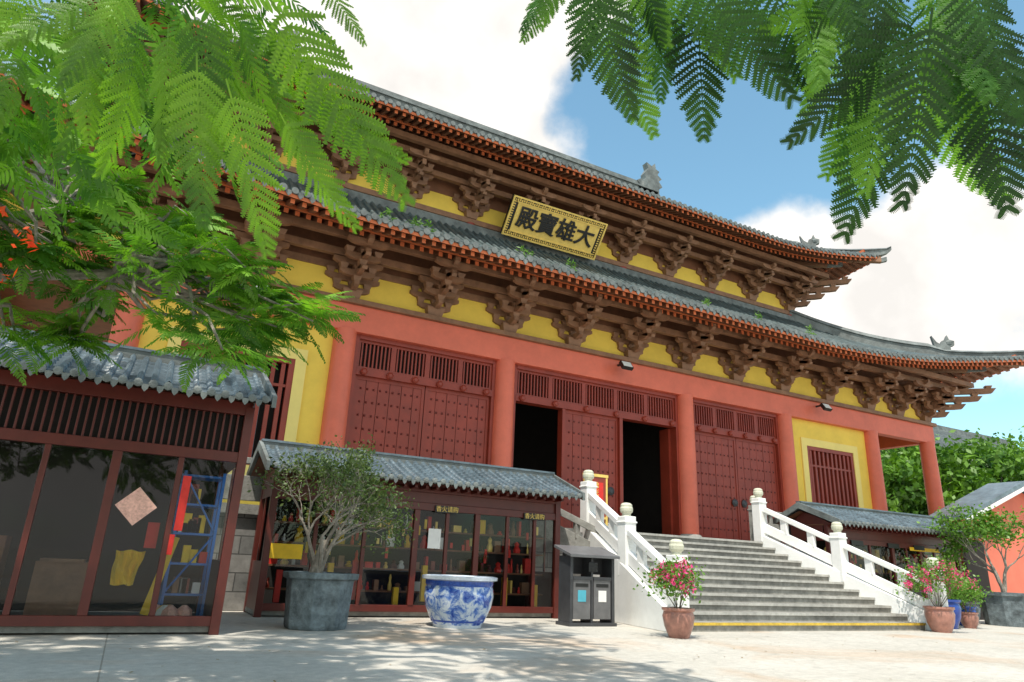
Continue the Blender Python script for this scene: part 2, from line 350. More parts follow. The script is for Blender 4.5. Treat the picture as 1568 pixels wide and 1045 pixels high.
b.box(UXL,UXR,UY-.04,UY+.3,12.55,12.75,'yellowl')
b.box(UXL-.2,UXR+.2,UY-.16,UY+.2,12.78,12.98,'brown')
b.box(UXL,UXR,UY,UY+.2,12.98,13.7,'yellow')
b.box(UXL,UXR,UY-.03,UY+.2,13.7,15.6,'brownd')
b.box(UXR-.2,UXR,UY+.31,CY+6,12.1,13.7,'yellow');b.box(UXR-.2,UXR,UY+.31,CY+6,13.7,15.6,'brownd')
b.box(UXL,UXL+.2,UY+.31,CY+6,12.1,13.7,'yellow');b.box(UXL,UXL+.2,UY+.31,CY+6,13.7,15.6,'brownd')
for x in [colX[i] for i in range(1,7)]: b.lathe(x,UY-.02,[(.2,12.2),(.2,12.8)],'door',14)
for dy,z in ((-.48,14.02),(-.92,14.33),(-1.34,14.55)):
    b.box(UXL-abs(dy),UXR+abs(dy),UY+dy-.09,UY+dy+.09,z,z+.2,'brown');b.box(UXR+abs(dy)-.18,UXR+abs(dy),UY+dy+.1,CY+6,z+.003,z+.2,'brown')
b.build('upper_storey',hall)
b=MB()
for x in BX[1:-1]:
    if UXL-.1<=x<=UXR+.1: dougong(b,x,UY,12.98,1.0)
diag_bracket(b,UXR,UY,12.98,R(45),1.1);diag_bracket(b,UXL,UY,12.98,R(-45),1.1)
for y in (22.6,24.5):
    q=MB();dougong(q,0,0,12.98);b.T=Matrix.Translation((UXR,y,0))@Matrix.Rotation(R(90),4,'Z');b.add(q.v,q.f,'brown');b.T=None
b.build('upper_brackets',hall)
class Skirt:
    def __init__(s,HX,HY,D,ze,zt,lift,LL,fl):
        s.HX,s.HY,s.D,s.ze,s.zt,s.lift,s.LL,s.fl=HX,HY,D,ze,zt,lift,LL,fl
    def pt(s,side,a,o,dz=0):
        H=s.HX if side in (0,2) else s.HY
        He=H+s.D;t=(s.D-o)/s.D
        e=max(0,(abs(a)-(He-s.LL))/s.LL);e2=e*e
        z=s.ze+(s.zt-s.ze)*(.6*t+.4*t*t)+s.lift*e2*(1-t)+dz
        sh=s.fl*e2*(1-t);A=a+math.copysign(sh*max(0,1-(He-abs(a))/3),a);O=o+sh
        if side==0: return (CX+A,CY-s.HY-O,z)
        if side==2: return (CX-A,CY+s.HY+O,z)
        if side==1: return (CX+s.HX+O,CY+A,z)
        return (CX-s.HX-O,CY-A,z)
    def H(s,side): return s.HX if side in (0,2) else s.HY
def skirt_mesh(sk,name,sp=.27,inner=2.4):
    bt=MB();bs=MB()
    for side in range(4):
        H=sk.H(side);He=H+sk.D;n=int(2*He/sp);spx=2*He/n;NR=9
        prof=((-.5,0),(-.27,.0),(-.19,.07),(0,.105),(.19,.07),(.27,0))
        cols=[]
        for i in range(n):
            jj=random.uniform(-.015,.015)
            for q,h in prof: cols.append((-He+(i+.5+q)*spx,h+(jj if h>0 else 0)))
        cols.append((He,0))
        vs=[];fs=[]
        for a,h in cols:
            om=max(0,abs(a)-H)
            for r in range(NR+1):
                o=om+(sk.D-om)*r/NR;vs.append(sk.pt(side,a,o,h+.16))
        for c in range(len(cols)-1):
            for r in range(NR):
                p=c*(NR+1)+r;fs.append((p,p+NR+1,p+NR+2,p+1))
        bt.add(vs,fs,'tile')
        if side in (0,1,3):
            for i in range(n):
                a=-He+(i+.5)*spx
                P=Vector(sk.pt(side,a,sk.D+.02,.0));Q=Vector(sk.pt(side,a+.1 if a<0 else a-.1,sk.D+.02,.0))
                d=(Q-P).normalized()*(1 if a<0 else -1);up=Vector((0,0,1));nrm=d.cross(up)
                ring=[];r=.088*random.uniform(.88,1.08);c=P+Vector((0,0,.19+random.uniform(-.016,.016)))
                for k in range(10):
                    t=k*math.pi/5;ring.append(tuple(c+d*math.cos(t)*r+up*math.sin(t)*r+nrm*.03))
                ring2=[tuple(Vector(x)-nrm*.1) for x in ring]
                bt.add(ring+ring2,[tuple(range(10)),]+[(k,(k+1)%10,10+(k+1)%10,10+k) for k in range(10)],'ridge')
                c=P+d*spx*.5+Vector((0,0,.17));w=spx*.36
                dr=[c-d*w,c+d*w,c+d*w*.6-up*.09,c-up*.16,c-d*w*.6-up*.09]
                bt.add([tuple(x) for x in dr],[(0,1,2,3,4)],'ridge')
            na=120
            for k in range(na):
                a0=-He+2*He*k/na;a1=-He+2*He*(k+1)/na
                def strip(o0,o1,z0,z1,m):
                    A=[sk.pt(side,a0,o1,z0),sk.pt(side,a1,o1,z0),sk.pt(side,a1,o1,z1),sk.pt(side,a0,o1,z1),sk.pt(side,a0,o0,z0),sk.pt(side,a1,o0,z0),sk.pt(side,a1,o0,z1),sk.pt(side,a0,o0,z1)]
                    bs.add(A,[(0,1,2,3),(5,4,7,6),(0,4,5,1),(3,2,6,7)],m)
                strip(sk.D-.06,sk.D-.01,.01,.10,'orange')
                strip(sk.D-1.0,sk.D-.94,-.16,-.04,'orange')
                for (oa,ob_) in ((sk.D-.03,sk.D-1.3),(sk.D-1.3,max(0,sk.D-3.6))):
                    oo0=max(ob_,max(abs(a0),abs(a1))-H,0)
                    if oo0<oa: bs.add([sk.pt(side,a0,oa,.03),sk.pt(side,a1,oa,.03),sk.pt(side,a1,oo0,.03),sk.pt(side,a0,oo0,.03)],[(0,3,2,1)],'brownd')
            nr=int(2*He/.27)
            for i in range(nr):
                a=-He+(i+.5)*2*He/nr
                om=max(0,abs(a)-H)+.02
                def raf(o0,o1,dz,w,h,endm):
                    o0=max(o0,om)
                    if o0>=o1-.1: return
                    st=[o0+(o1-o0)*k/2 for k in range(3)];vs=[]
                    for o in st:
                        for da,dd in ((-w,0),(w,0),(w,-h),(-w,-h)): vs.append(sk.pt(side,max(-He,min(He,a+da)),o,dz+dd))
                    fs=[]
                    for k in range(2):
                        for j in range(4): fs.append((k*4+j,k*4+(j+1)%4,(k+1)*4+(j+1)%4,(k+1)*4+j))
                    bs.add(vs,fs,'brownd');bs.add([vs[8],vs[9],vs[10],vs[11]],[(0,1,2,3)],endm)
                raf(sk.D-1.5,sk.D-.12,-.0,.05,.12,'orange')
                raf(sk.D-inner-1.0,sk.D-1.02,-.17,.055,.13,'orange')
    bt.build(name+'_tiles',hall,False);bs.build(name+'_soffit',hall)
    br=MB()
    for side,sg in ((0,1),(0,-1),(2,1),(2,-1)):
        P=[];n=16;H=sk.HX
        for k in range(n+1):
            o=sk.D*k/n;P.append(Vector(sk.pt(side,sg*(H+o),o,.22)))
        dd=(P[-1]-P[-2]).normalized();P.append(P[-1]+dd*.3+Vector((0,0,.12)));P.append(P[-1]+dd*.2+Vector((0,0,.18)))
        dxy=Vector((dd.x,dd.y,0)).normalized();lat=Vector((dxy.y,-dxy.x,0))
        vs=[];fs=[]
        hh=[.5 if k<int(n*.72) else .28 for k in range(len(P))];hh[-1]=.08;hh[-2]=.18
        for k,p in enumerate(P):
            w=.16 if k<len(P)-2 else .09
            for (l,h) in ((-w,-.1),(-w,hh[k]*.6),(-w*1.4,hh[k]*.65),(-w*.7,hh[k]),(w*.7,hh[k]),(w*1.4,hh[k]*.65),(w,hh[k]*.6),(w,-.1)): vs.append(tuple(p+lat*l+Vector((0,0,h))))
        for k in range(len(P)-1):
            for j in range(8): fs.append((k*8+j,k*8+(j+1)%8,(k+1)*8+(j+1)%8,(k+1)*8+j))
        fs.append(tuple((len(P)-1)*8+j for j in range(8)));br.add(vs,fs,'ridge')
        q0=P[int(n*.45)]-Vector((0,0,.75));q1=P[n]-Vector((0,0,.42));q2=q1+dxy*.25+Vector((0,0,.05))
        for (A,B,w,h,m) in ((q0,q1,.12,.3,'brown'),(q0-Vector((0,0,.35)),q0+(q1-q0)*.55-Vector((0,0,.32)),.12,.26,'brown'),(q1,q2,.09,.2,'ridge'),(q0+(q1-q0)*.55-Vector((0,0,.32)),q0+(q1-q0)*.68-Vector((0,0,.25)),.09,.18,'ridge')):
            vs=[tuple(p+lat*l+Vector((0,0,hz))) for p in (A,B) for (l,hz) in ((-w,0),(w,0),(w,h),(-w,h))]
            br.add(vs,[(0,1,2,3),(7,6,5,4)]+[(j,4+j,4+(j+1)%4,(j+1)%4) for j in range(4)],m)
        c=P[int(n*.72)];br.T=Matrix.Translation(c)@Matrix.Rotation(math.atan2(dxy.y,dxy.x),4,'Z')@Matrix.Scale(.85,4)
        br.prism([(-.35,.1),(.3,.1),(.32,.5),(.5,.55),(.52,.78),(.3,.85),(.22,1.1),(.1,.86),(-.05,.8),(-.12,.62),(-.3,.75),(-.5,1.1),(-.42,.6)],'y',-.12,.12,'ridge')
        br.lathe(.28,0,[(.06,.55),(.18,.62),(.2,.74),(.12,.86)],'ridge',8)
        br.T=None
    br.build(name+'_hip_ridges',hall)
lower=Skirt(13.25,6.0,6.0,8.66,12.45,1.45,12.,.7)
upper=Skirt(10.05,2.8,5.8,14.62,18.2,.75,6.5,.4)
skirt_mesh(lower,'lower_roof');skirt_mesh(upper,'upper_roof')
b=MB()
b.box(UXL-.3,UXR+.3,UY-.28,UY-.02,12.3,12.68,'ridge');b.box(UXR+.02,UXR+.28,UY,CY+6,12.3,12.68,'ridge')
RX0,RX1=CX-10.4,CX+10.4;RZ=21.0
n=int((RX1-RX0)/.27);sp=(RX1-RX0)/n
for sg in (-1,1):
    vs=[];fs=[]
    cols=[]
    for i in range(n):
        for q,h in ((-.5,0),(-.27,.0),(-.19,.07),(0,.105),(.19,.07),(.27,0)): cols.append((RX0+(i+.5+q)*sp,h))
    cols.append((RX1,0))
    for x,h in cols:
        for r in range(5):
            t=r/4;vs.append((x,CY+sg*2.85*(1-t),18.32+(RZ-18.3)*(.85*t+.15*t*t)+h))
    for c in range(len(cols)-1):
        for r in range(4): p=c*5+r;fs.append((p,p+5,p+6,p+1))
    b.add(vs,fs,'tile')
    for xe in (RX0,RX1):
        b.prism([(CY+sg*2.9,18.3),(CY+sg*2.9,18.8),(CY,RZ+.5),(CY,RZ)],'x',xe-.18,xe+.18,'ridge')
for xe in (CX-10.05,CX+10.05): b.prism([(CY-2.8,18.2),(CY+2.8,18.2),(CY,RZ)],'x',xe-.05,xe+.05,'door')
b.box(RX0-.1,RX1+.1,CY-.2,CY+.2,RZ-.1,RZ+.45,'ridge');b.box(RX0-.1,RX1+.1,CY-.28,CY+.28,RZ+.45,RZ+.55,'ridge');b.box(RX0-.1,RX1+.1,CY-.16,CY+.16,RZ+.55,RZ+.80,'ridge')
for xe,s in ((RX0+.3,1),(RX1-.3,-1)):
    b.T=Matrix.Translation((xe,CY,RZ+.1))@Matrix.Diagonal((s,1,1,1))
    b.prism([(-.5,0),(.75,0),(1.0,.35),(.85,.5),(1.05,.72),(.8,.9),(.55,.8),(.45,1.05),(.5,1.35),(.25,1.75),(.35,2.1),(0,1.95),(-.25,2.2),(-.3,1.85),(-.55,1.75),(-.42,1.5),(-.72,1.3),(-.5,1.1),(-.75,.8),(-.5,.6)],'y',-.2,.2,'ridge')
    b.lathe(.55,0,[(.1,.35),(.3,.45),(.3,.7),(.1,.85)],'ridge',10);b.T=None
b.build('gable_roof',hall)
b=MB()
b.box(-7,31,14.2,38,0,1.72,'wallstone');b.box(-7.08,31.08,14.1,38.1,1.72,1.9,'stone')
b.build('stone_podium',hall)
# plaque
pl=empty('name_plaque');b=MB()
TP=Matrix.Translation((12.0,19.75,13.12))@Matrix.Rotation(R(38),4,'X');b.T=TP
W,Hh=2.05,.74
b.box(-W,W,-.04,.1,-Hh,Hh,'black')
b.box(-W+.26,W-.26,-.07,-.04,-Hh+.22,Hh-.22,'gold')
for (x0_,x1_,z0_,z1_) in ((-W,W,Hh-.06,Hh),(-W,W,-Hh,-Hh+.06),(-W,-W+.06,-Hh+.06,Hh-.06),(W-.06,W,-Hh+.06,Hh-.06),(-W+.2,W-.2,Hh-.22,Hh-.18),(-W+.2,W-.2,-Hh+.18,-Hh+.22)): b.box(x0_,x1_,-.10,-.045,z0_,z1_,'gold')
for i in range(46):
    x=-W+.13+(2*W-.26)*i/45
    for z in (Hh-.12,-Hh+.12):
        b.box(x-.026,x+.026,-.065,-.045,z-.035*(1+.4*(i%2)),z+.02+.02*(i%3),'gold')
for i in range(13):
    z=-Hh+.2+(2*Hh-.4)*i/12
    for x in (-W+.13,W-.13): b.box(x-.05,x+.03,-.065,-.045,z-.025,z+.02,'gold')
b.T=None;b.build('plaque_board',pl)
def text(body,size,M4,mat_,parent,name,ext=.012,bev=.0):
    c=bpy.data.curves.new(name,'FONT');c.body=body;c.size=size;c.extrude=ext;c.bevel_depth=bev;c.align_x='CENTER';c.align_y='CENTER';c.materials.append(M[mat_])
    o=bpy.data.objects.new(name,c);bpy.context.collection.objects.link(o);o.matrix_world=M4;o.parent=parent;return o
text("殿寶雄大",.84,TP@Matrix.Translation((0,-.10,0))@Matrix.Rotation(R(90),4,'X'),'black',pl,'plaque_characters',.006,.018)
for x in (3.76-2.0,12.9,22.3):
    e=empty('wall_lamp');b=MB()
    b.box(x-.03,x+.03,YC-.5,YC-.16,7.25,7.31,'black');b.T=Matrix.Translation((x,YC-.6,7.18))@Matrix.Rotation(R(-35),4,'X')
    b.box(-.2,.2,-.06,.06,-.14,.14,'black');b.box(-.17,.17,-.07,-.06,-.11,.11,'paper');b.T=None;b.build('lamp_head',e)
# ---------------------------------------------------------------- staircase
st=empty('stone_staircase');b=MB()
NS=12;Y0,Y1=10.15,14.15;rise=PZ/NS;run=(Y1-Y0)/NS
SC=12.55
def hw(y): t=(y-Y0)/(Y1-Y0);return 3.5+( 2.5-3.5)*t
for i in range(NS):
    ya=Y0+i*run;za=i*rise;zb=za+rise
    wa=hw(ya)+.1;wn=wa
    b.add([(SC-wa,ya,za),(SC+wa,ya,za),(SC+wa,ya,zb-.05),(SC-wa,ya,zb-.05)],[(0,1,2,3)],'step')
    b.add([(SC-wn,ya-.03,zb-.05),(SC+wn,ya-.03,zb-.05),(SC+wn,ya-.03,zb),(SC-wn,ya-.03,zb),(SC-wn,ya,zb-.05),(SC+wn,ya,zb-.05)],[(0,1,2,3),(4,5,1,0)],'step_yellow' if i==0 else 'nosing')
    b.add([(SC-wn,ya-.03,zb),(SC+wn,ya-.03,zb),(SC+wn,ya+run,zb),(SC-wn,ya+run,zb)],[(0,1,2,3)],'step')
b.build('steps',st)
def newel(b,x,y,z0,h,w=.14,m='white',mc='cap'):
    b.box(x-w,x+w,y-w,y+w,z0,z0+h,m)
    b.box(x-w-.02,x+w+.02,y-w-.02,y+w+.02,z0+h-.14,z0+h-.10,m)
    b.lathe(x,y,[(w*.75,z0+h),(w*.6,z0+h+.05),(w*.95,z0+h+.09),(w*.98,z0+h+.16),(w*.85,z0+h+.20),(w*.9,z0+h+.23),(w*.6,z0+h+.27),(w*.2,z0+h+.28)],mc,14)
def slopebar(b,A,B,w,h0,h1,m):
    A=Vector(A);B=Vector(B);d=B-A;lat=Vector((d.y,-d.x,0)).normalized()*w
    vs=[A-lat+Vector((0,0,h0)),A+lat+Vector((0,0,h0)),A+lat+Vector((0,0,h1)),A-lat+Vector((0,0,h1)),B-lat+Vector((0,0,h0)),B+lat+Vector((0,0,h0)),B+lat+Vector((0,0,h1)),B-lat+Vector((0,0,h1))]
    b.add([tuple(v) for v in vs],[(0,1,2,3),(7,6,5,4),(0,4,5,1),(1,5,6,2),(2,6,7,3),(3,7,4,0)],m)
for sg in (-1,1):
    b=MB();xb=SC+sg*(3.5+.32);xt=SC+sg*(2.5+.3)+(-.15 if sg<0 else 0)
    bot=Vector((xb,9.9,0));top=Vector((xt,13.95,PZ))
    if sg<0: top=Vector((xt-.25,13.6,PZ-.12))
    d=(top-bot);lat=Vector((d.y,-d.x,0)).normalized()*.15
    A=bot;B=top
    vs=[A-lat,A+lat,A+lat+Vector((0,0,.30)),A-lat+Vector((0,0,.30)),Vector((B.x,B.y,0))-lat,Vector((B.x,B.y,0))+lat,B+lat+Vector((0,0,.22)),B-lat+Vector((0,0,.22))]
    b.add([tuple(v) for v in vs],[(0,1,2,3),(7,6,5,4),(0,4,5,1),(1,5,6,2),(2,6,7,3),(3,7,4,0)],'white')
    ts=(0,.5,1)
    for t in ts:
        p=bot.lerp(top,t);newel(b,p.x,p.y,max(0,p.z-.0),1.18 if t else 1.3,.14)
    for i in range(2):
        A=bot.lerp(top,ts[i]);B=bot.lerp(top,ts[i+1]);D=(B-A).normalized()*.12
        slopebar(b,A+D,B-D,.085,.86,1.0,'white')
        slopebar(b,A+D,B-D,.06,.30,.56,'white')
        for q in (.33,.67):
            p=A.lerp(B,q);b.box(p.x-.05,p.x+.05,p.y-.1,p.y+.1,p.z+.5,p.z+.9,'white')
    b.build('balustrade_left' if sg<0 else 'balustrade_right',st,False,.015)
pb=empty('podium_balustrade');b=MB()
def podrail(xs):
    for x in xs: newel(b,x,14.35,PZ,1.02,.12,'stone','cap')
    for i in range(len(xs)-1):
        a,c=xs[i]+.12,xs[i+1]-.12
        b.box(a,c,14.28,14.42,PZ+.78,PZ+.90,'stone');b.box(a,c,14.30,14.40,PZ+.08,PZ+.55,'stone')
        for q in (.25,.5,.75): x=a+(c-a)*q;b.box(x-.06,x+.06,14.31,14.39,PZ+.55,PZ+.78,'stone')
podrail([-5.6,-3.4,-1.2,1.1,3.3,5.5,7.7]);podrail([15.6,17.8,20.1,22.4,24.7,27,29.3])
A=Vector((7.8,14.3,PZ));B=Vector((9.5,13.0,.9))
slopebar(b,A,B,.08,.72,.88,'stone');slopebar(b,A,B,.06,.05,.5,'stone')
for q in (.33,.66): p=A.lerp(B,q);b.box(p.x-.06,p.x+.06,p.y-.06,p.y+.06,p.z+.4,p.z+.8,'stone')
newel(b,9.55,12.95,0,1.75,.11,'stone','cap')
b.build('rails',pb,False,.01)
# ---------------------------------------------------------------- kiosks
def gable_roof(b,x0,x1,ye,yr,yb,ze,zr,zb,sp=.17,m='tileb',courses=9):
    n=int((x1-x0)/sp);sp=(x1-x0)/n
    for (ya,za,yb_,zb_) in ((ye,ze,yr,zr),(yb,zb,yr,zr)):
        cols=[]
        for i in range(n):
            for q,h in ((-.5,0),(-.25,.0),(-.18,.05),(0,.075),(.18,.05),(.25,0)): cols.append((x0+(i+.5+q)*sp,h))
        cols.append((x1,0));rows=[]
        for r in range(courses):
            t0=r/courses;t1=(r+1)/courses
            rows.append((t0,.03));rows.append((t1-.004,0))
        vs=[];fs=[];nr=len(rows)
        for ci,(x,h) in enumerate(cols):
            jit=.006*math.sin(ci*1.7)
            for ri,(t,e) in enumerate(rows):
                zz=za+(zb_-za)*(.8*t+.2*t*t);vs.append((x,ya+(yb_-ya)*t,zz+h+e+jit+.008*math.sin(ri*3.1+(ci//6)*5.3)))
        for c in range(len(cols)-1):
            for r in range(nr-1): p=c*nr+r;fs.append((p,p+nr,p+nr+1,p+1))
        b.add(vs,fs,m)
    for i in range(n):
        x=x0+(i+.5)*sp;b.T=Matrix.Translation((x,ye-.005,ze+.045+random.uniform(-.006,.006)))@Matrix.Rotation(R(90),4,'X');b.lathe(0,0,[(.055,-.03),(.055,.01),(.03,.02)],'ridge',8);b.T=None
        x=x0+i*sp;
        if i: b.add([(x-.05,ye-.012,ze+.03),(x+.05,ye-.012,ze+.03),(x+.03,ye-.014,ze-.035),(x,ye-.014,ze-.07),(x-.03,ye-.014,ze-.035)],[(0,4,3,2,1)],'ridge')
    b.box(x0,x1,yr-.07,yr+.07,zr-.03,zr+.11,'ridge');b.box(x0-.02,x1+.02,yr-.09,yr+.09,zr+.11,zr+.15,m)
    for xe in (x0,x1):
        sx=.06 if xe==x1 else -.06
        for (ya,za) in ((ye,ze),(yb,zb)):
            b.prism([(ya,za-.05),(ya,za+.11),(yr,zr+.12),(yr,zr-.05)],'x',min(xe,xe+sx),max(xe,xe+sx),'ridge')
def kiosk(x0,x1,y0,y1,h,ze,zr,eo,posts,bold,side_over=.25,lattice=False,goods=True):
    k=empty('glass_kiosk');b=MB()
    yr=(y0+y1)/2+.1
    b.box(x0,x1,y0+.05,y1,.02,.1,'stone')
    b.box(x0,x1,y0-.035,y0+.045,.1,.22,'redframe');b.box(x0,x1,y0-.04,y0+.05,h-.14,h,'redframe')
    for x in posts:
        w=.055 if x in bold else .035
        b.box(x-w,x+w,y0-.05 if x in bold else y0-.03,y0+.05,.22,h-.14,'redframe')
    for x in (x0+.05,x1-.05): b.box(x-.06,x+.06,y0-.06,y0+.06,0.0,ze,'redframe');b.box(x-.06,x+.06,y1-.06,y1+.06,0,ze,'redframe')
    b.box(x0+.05,x1-.05,y0-.05,y0+.06,ze-.12,ze+.06,'redframe')
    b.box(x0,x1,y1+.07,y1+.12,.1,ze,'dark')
    for x in (x0,x1-.02):
        b.box(x,x+.02,y0+.1,y1-.06,.1,.9,'redframe');b.box(x,x+.02,y0+.1,y1-.06,h-.1,ze,'redframe')
        b.box(x-.005,x+.025,(y0+y1)/2-.03,(y0+y1)/2+.03,.9,h-.1,'redframe')
    b.box(x0,x1,y0+.07,y1,ze-.02,ze+.02,'brownd')
    if lattice:
        b.box(x0,x1,y0+.06,y0+.08,h,ze-.12,'dark')
        n=int((x1-x0)/.09)
        for i in range(n): x=x0+(i+.5)*.09;b.box(x-.014,x+.014,y0-.01,y0+.02,h,ze-.12,'redframe')
    else:
        b.box(x0,x1,y0-.01,y0+.03,h,ze-.12,'redframe')
        n=int((x1-x0)/.22)
        for i in range(n): x=x0+.15+i*.22;b.box(x-.03,x+.03,y0-.35,y0-.05,ze-.08,ze-.02,'redframe')
    for x in (x0+.02,x1-.05): b.prism([(y0-.2,ze),(y1+.2,ze),(yr,zr-.08)],'x',x,x+.03,'redframe')
    b.add([(x0-side_over,y0-eo,ze-.02+.0),(x1+side_over,y0-eo,ze-.02),(x1+side_over,yr,zr-.12),(x0-side_over,yr,zr-.12)],[(0,3,2,1)],'brownd')
    b.add([(x0-side_over,y1+eo,ze-.02),(x1+side_over,y1+eo,ze-.02),(x1+side_over,yr,zr-.12),(x0-side_over,yr,zr-.12)],[(0,1,2,3)],'brownd')
    b.build('frame',k,False,.006)
    b=MB();gable_roof(b,x0-side_over,x1+side_over,y0-eo,yr,y1+eo,ze,zr,ze);b.build('tiled_roof',k)
    b=MB();b.add([(x0+.1,y0,.22),(x1-.1,y0,.22),(x1-.1,y0,h-.14),(x0+.1,y0,h-.14)],[(0,1,2,3)],'glass');b.build('glazing',k)
    if goods:
        b=MB()
        for zs in (.45,.85,1.25,1.6):
            b.box(x0+.15,x1-.15,y0+.35,y0+.75,zs-.03,zs,'brownd')
            x=x0+.2
            while x<x1-.35:
                w=random.uniform(.04,.18);hh=random.uniform(.08,.32);mm=random.choice(['redpaper','gold','yel','brown','redpaper','paper','brown','gold','door','doordk','redpaper'])
                yy=y0+.36+random.uniform(0,.2)
                if random.random()<.85:
                    if random.random()<.4: b.box(x,x+w,yy,yy+.12,zs,zs+hh,mm)
                    else:
                        b.lathe(x+w/2,yy+.05,[(w*.45,zs),(w*.5,zs+hh*.3),(w*.25,zs+hh*.6),(w*.35,zs+hh*.8),(w*.1,zs+hh)],mm,8)
                x+=w+random.uniform(.01,.10)
        x=x0+.3
        while x<x1-.4:
            hz=random.uniform(0,.5);b.box(x,x+.10,y0+.12,y0+.2,.15+hz*.3,.5+hz,random.choice(['gold','yel','redpaper']));x+=random.uniform(.35,.9)
        for i in range(int((x1-x0)*4)):
            x=random.uniform(x0+.2,x1-.3);z=random.uniform(1.0,1.75);b.box(x,x+.05,y0+.22,y0+.25,z,z+random.uniform(.1,.22),random.choice(['gold','redpaper','yel']))
        b.build('goods',k)
    return k
K1=kiosk(-5.2,1.24,10.17,12.4,2.33,2.97,3.72,.5,[.44,-.31,-1.07,-1.83,-2.6,-3.35],[-.31,-1.83,-3.35],.16,True,False)
b=MB()
b.T=Matrix.Translation((.02,10.14,1.52))@Matrix.Rotation(R(45),4,'Y');b.box(-.17,.17,-.004,.0,-.17,.17,'pinkpaper');b.T=None
b.box(.50,.60,10.12,10.126,1.25,1.95,'redpaper');b.box(.20,.34,10.32,10.33,1.02,1.34,'redpaper');b.box(.47,.53,10.125,10.13,.95,1.2,'redpaper')
for x in (.56,1.08):
    for y in (10.9,11.4): b.box(x-.02,x+.02,y-.02,y+.02,.1,2.1,'blue')
for z in (.45,.85,1.25,1.65,2.05): b.box(.56,1.08,10.9,11.4,z-.03,z,'blue')
for (p,q) in (((.56,10.9,.45),(1.08,10.9,1.25)),((1.08,10.9,1.25),(.56,10.9,2.05)),((.56,11.4,.4),(.56,10.9,1.25))): b.tube([p,q],[.015,.015],'blue',5)
for i in range(18):
    x=.6+random.random()*.38;z=random.choice((.45,.85,1.25,1.65));b.box(x,x+.1,10.95,11.1,z,z+random.uniform(.1,.28),random.choice(['redpaper','paper','brown','door','yel']))
vs=[];fs=[]
for i in range(9):
    for j in range(5):
        x=-.10+.34*i/8*(1-.06*j*(1 if i>4 else -.5));z=.98-.42*j/4;vs.append((x+.01*math.sin(j*2),10.5+.03*math.sin(i*2.1+j),z-.012*math.sin(i*1.2)))
for i in range(8):
    for j in range(4): p=i*5+j;fs.append((p,p+1,p+6,p+5))
b.add(vs,fs,'yel')
b.T=Matrix.Translation((.36,10.55,.2))@Matrix.Rotation(R(12),4,'Y');b.box(-.05,.05,0,.03,0,1.0,'yel');b.T=None
for i in range(9):
    x=.45+random.random()*.5;b.lathe(x,10.5+random.random()*.2,[(.05,.1),(.12,.16),(.1,.26),(.03,.32)],random.choice(['pinkpaper','yel','paper','pinkpaper']),7)
b.box(-1.0,-.4,11.2,11.6,.1,.8,'brown');b.box(-.95,-.45,11.1,11.6,.8,.84,'brown')
b.box(-3.0,-1.4,11.4,11.9,.1,1.1,'brownd')
b.build('contents',K1)
posts2=[2.95,3.85,4.85,5.5,6.15,6.85,7.5]
K2=kiosk(2.1,8.1,12.9,14.0,2.10,2.42,2.92,.62,posts2,[4.85,6.15],.2)
b=MB()
b.box(5.1,5.36,12.84,12.845,1.25,1.62,'paper')
for x in (5.2,7.2): b.box(x,x+.5,12.82,12.85,1.93,2.06,'black')
b.box(2.2,2.75,12.83,12.84,.95,1.2,'yel')
b.build('notices',K2)
for x in (5.45,7.45): text("香火请购",.12,Matrix.Translation((x,12.812,1.995))@Matrix.Rotation(R(90),4,'X'),'gold',K2,'sign_text',.003)
K3=kiosk(16.7,22.7,12.9,14.0,2.10,2.42,2.92,.62,[x+14.6 for x in posts2],[x+14.6 for x in (4.85,6.15)],.2)
b=MB()
for x in (17.6,19.2,20.4,21.6): b.box(x,x+.5,12.82,12.85,1.93,2.06,'black')
b.box(20.2,21.9,12.83,12.84,1.9,2.0,'yel');b.build('notices',K3)
nb=empty('notice_board');b=MB()
X=11.4;Y=16.2
b.box(X-.4,X-.34,Y,Y+.05,PZ,PZ+1.65,'gold');b.box(X+.34,X+.4,Y,Y+.05,PZ,PZ+1.65,'gold')
b.box(X-.34,X+.34,Y+.005,Y+.045,PZ+.5,PZ+1.6,'door');b.box(X-.42,X+.42,Y-.01,Y+.06,PZ+1.6,PZ+1.68,'gold');b.box(X-.34,X+.34,Y,Y+.05,PZ+.44,PZ+.5,'gold')
b.box(X-.25,X+.25,Y-.004,Y+.004,PZ+.65,PZ+1.45,'redpaper')
for s in (-.37,.37): b.box(X+s-.03,X+s+.03,Y-.3,Y+.3,PZ,PZ+.05,'door')
b.build('board',nb)
text("佛\n光\n普\n照",.2,Matrix.Translation((X,Y-.01,PZ+1.05))@Matrix.Rotation(R(90),4,'X'),'gold',nb,'board_text',.003)
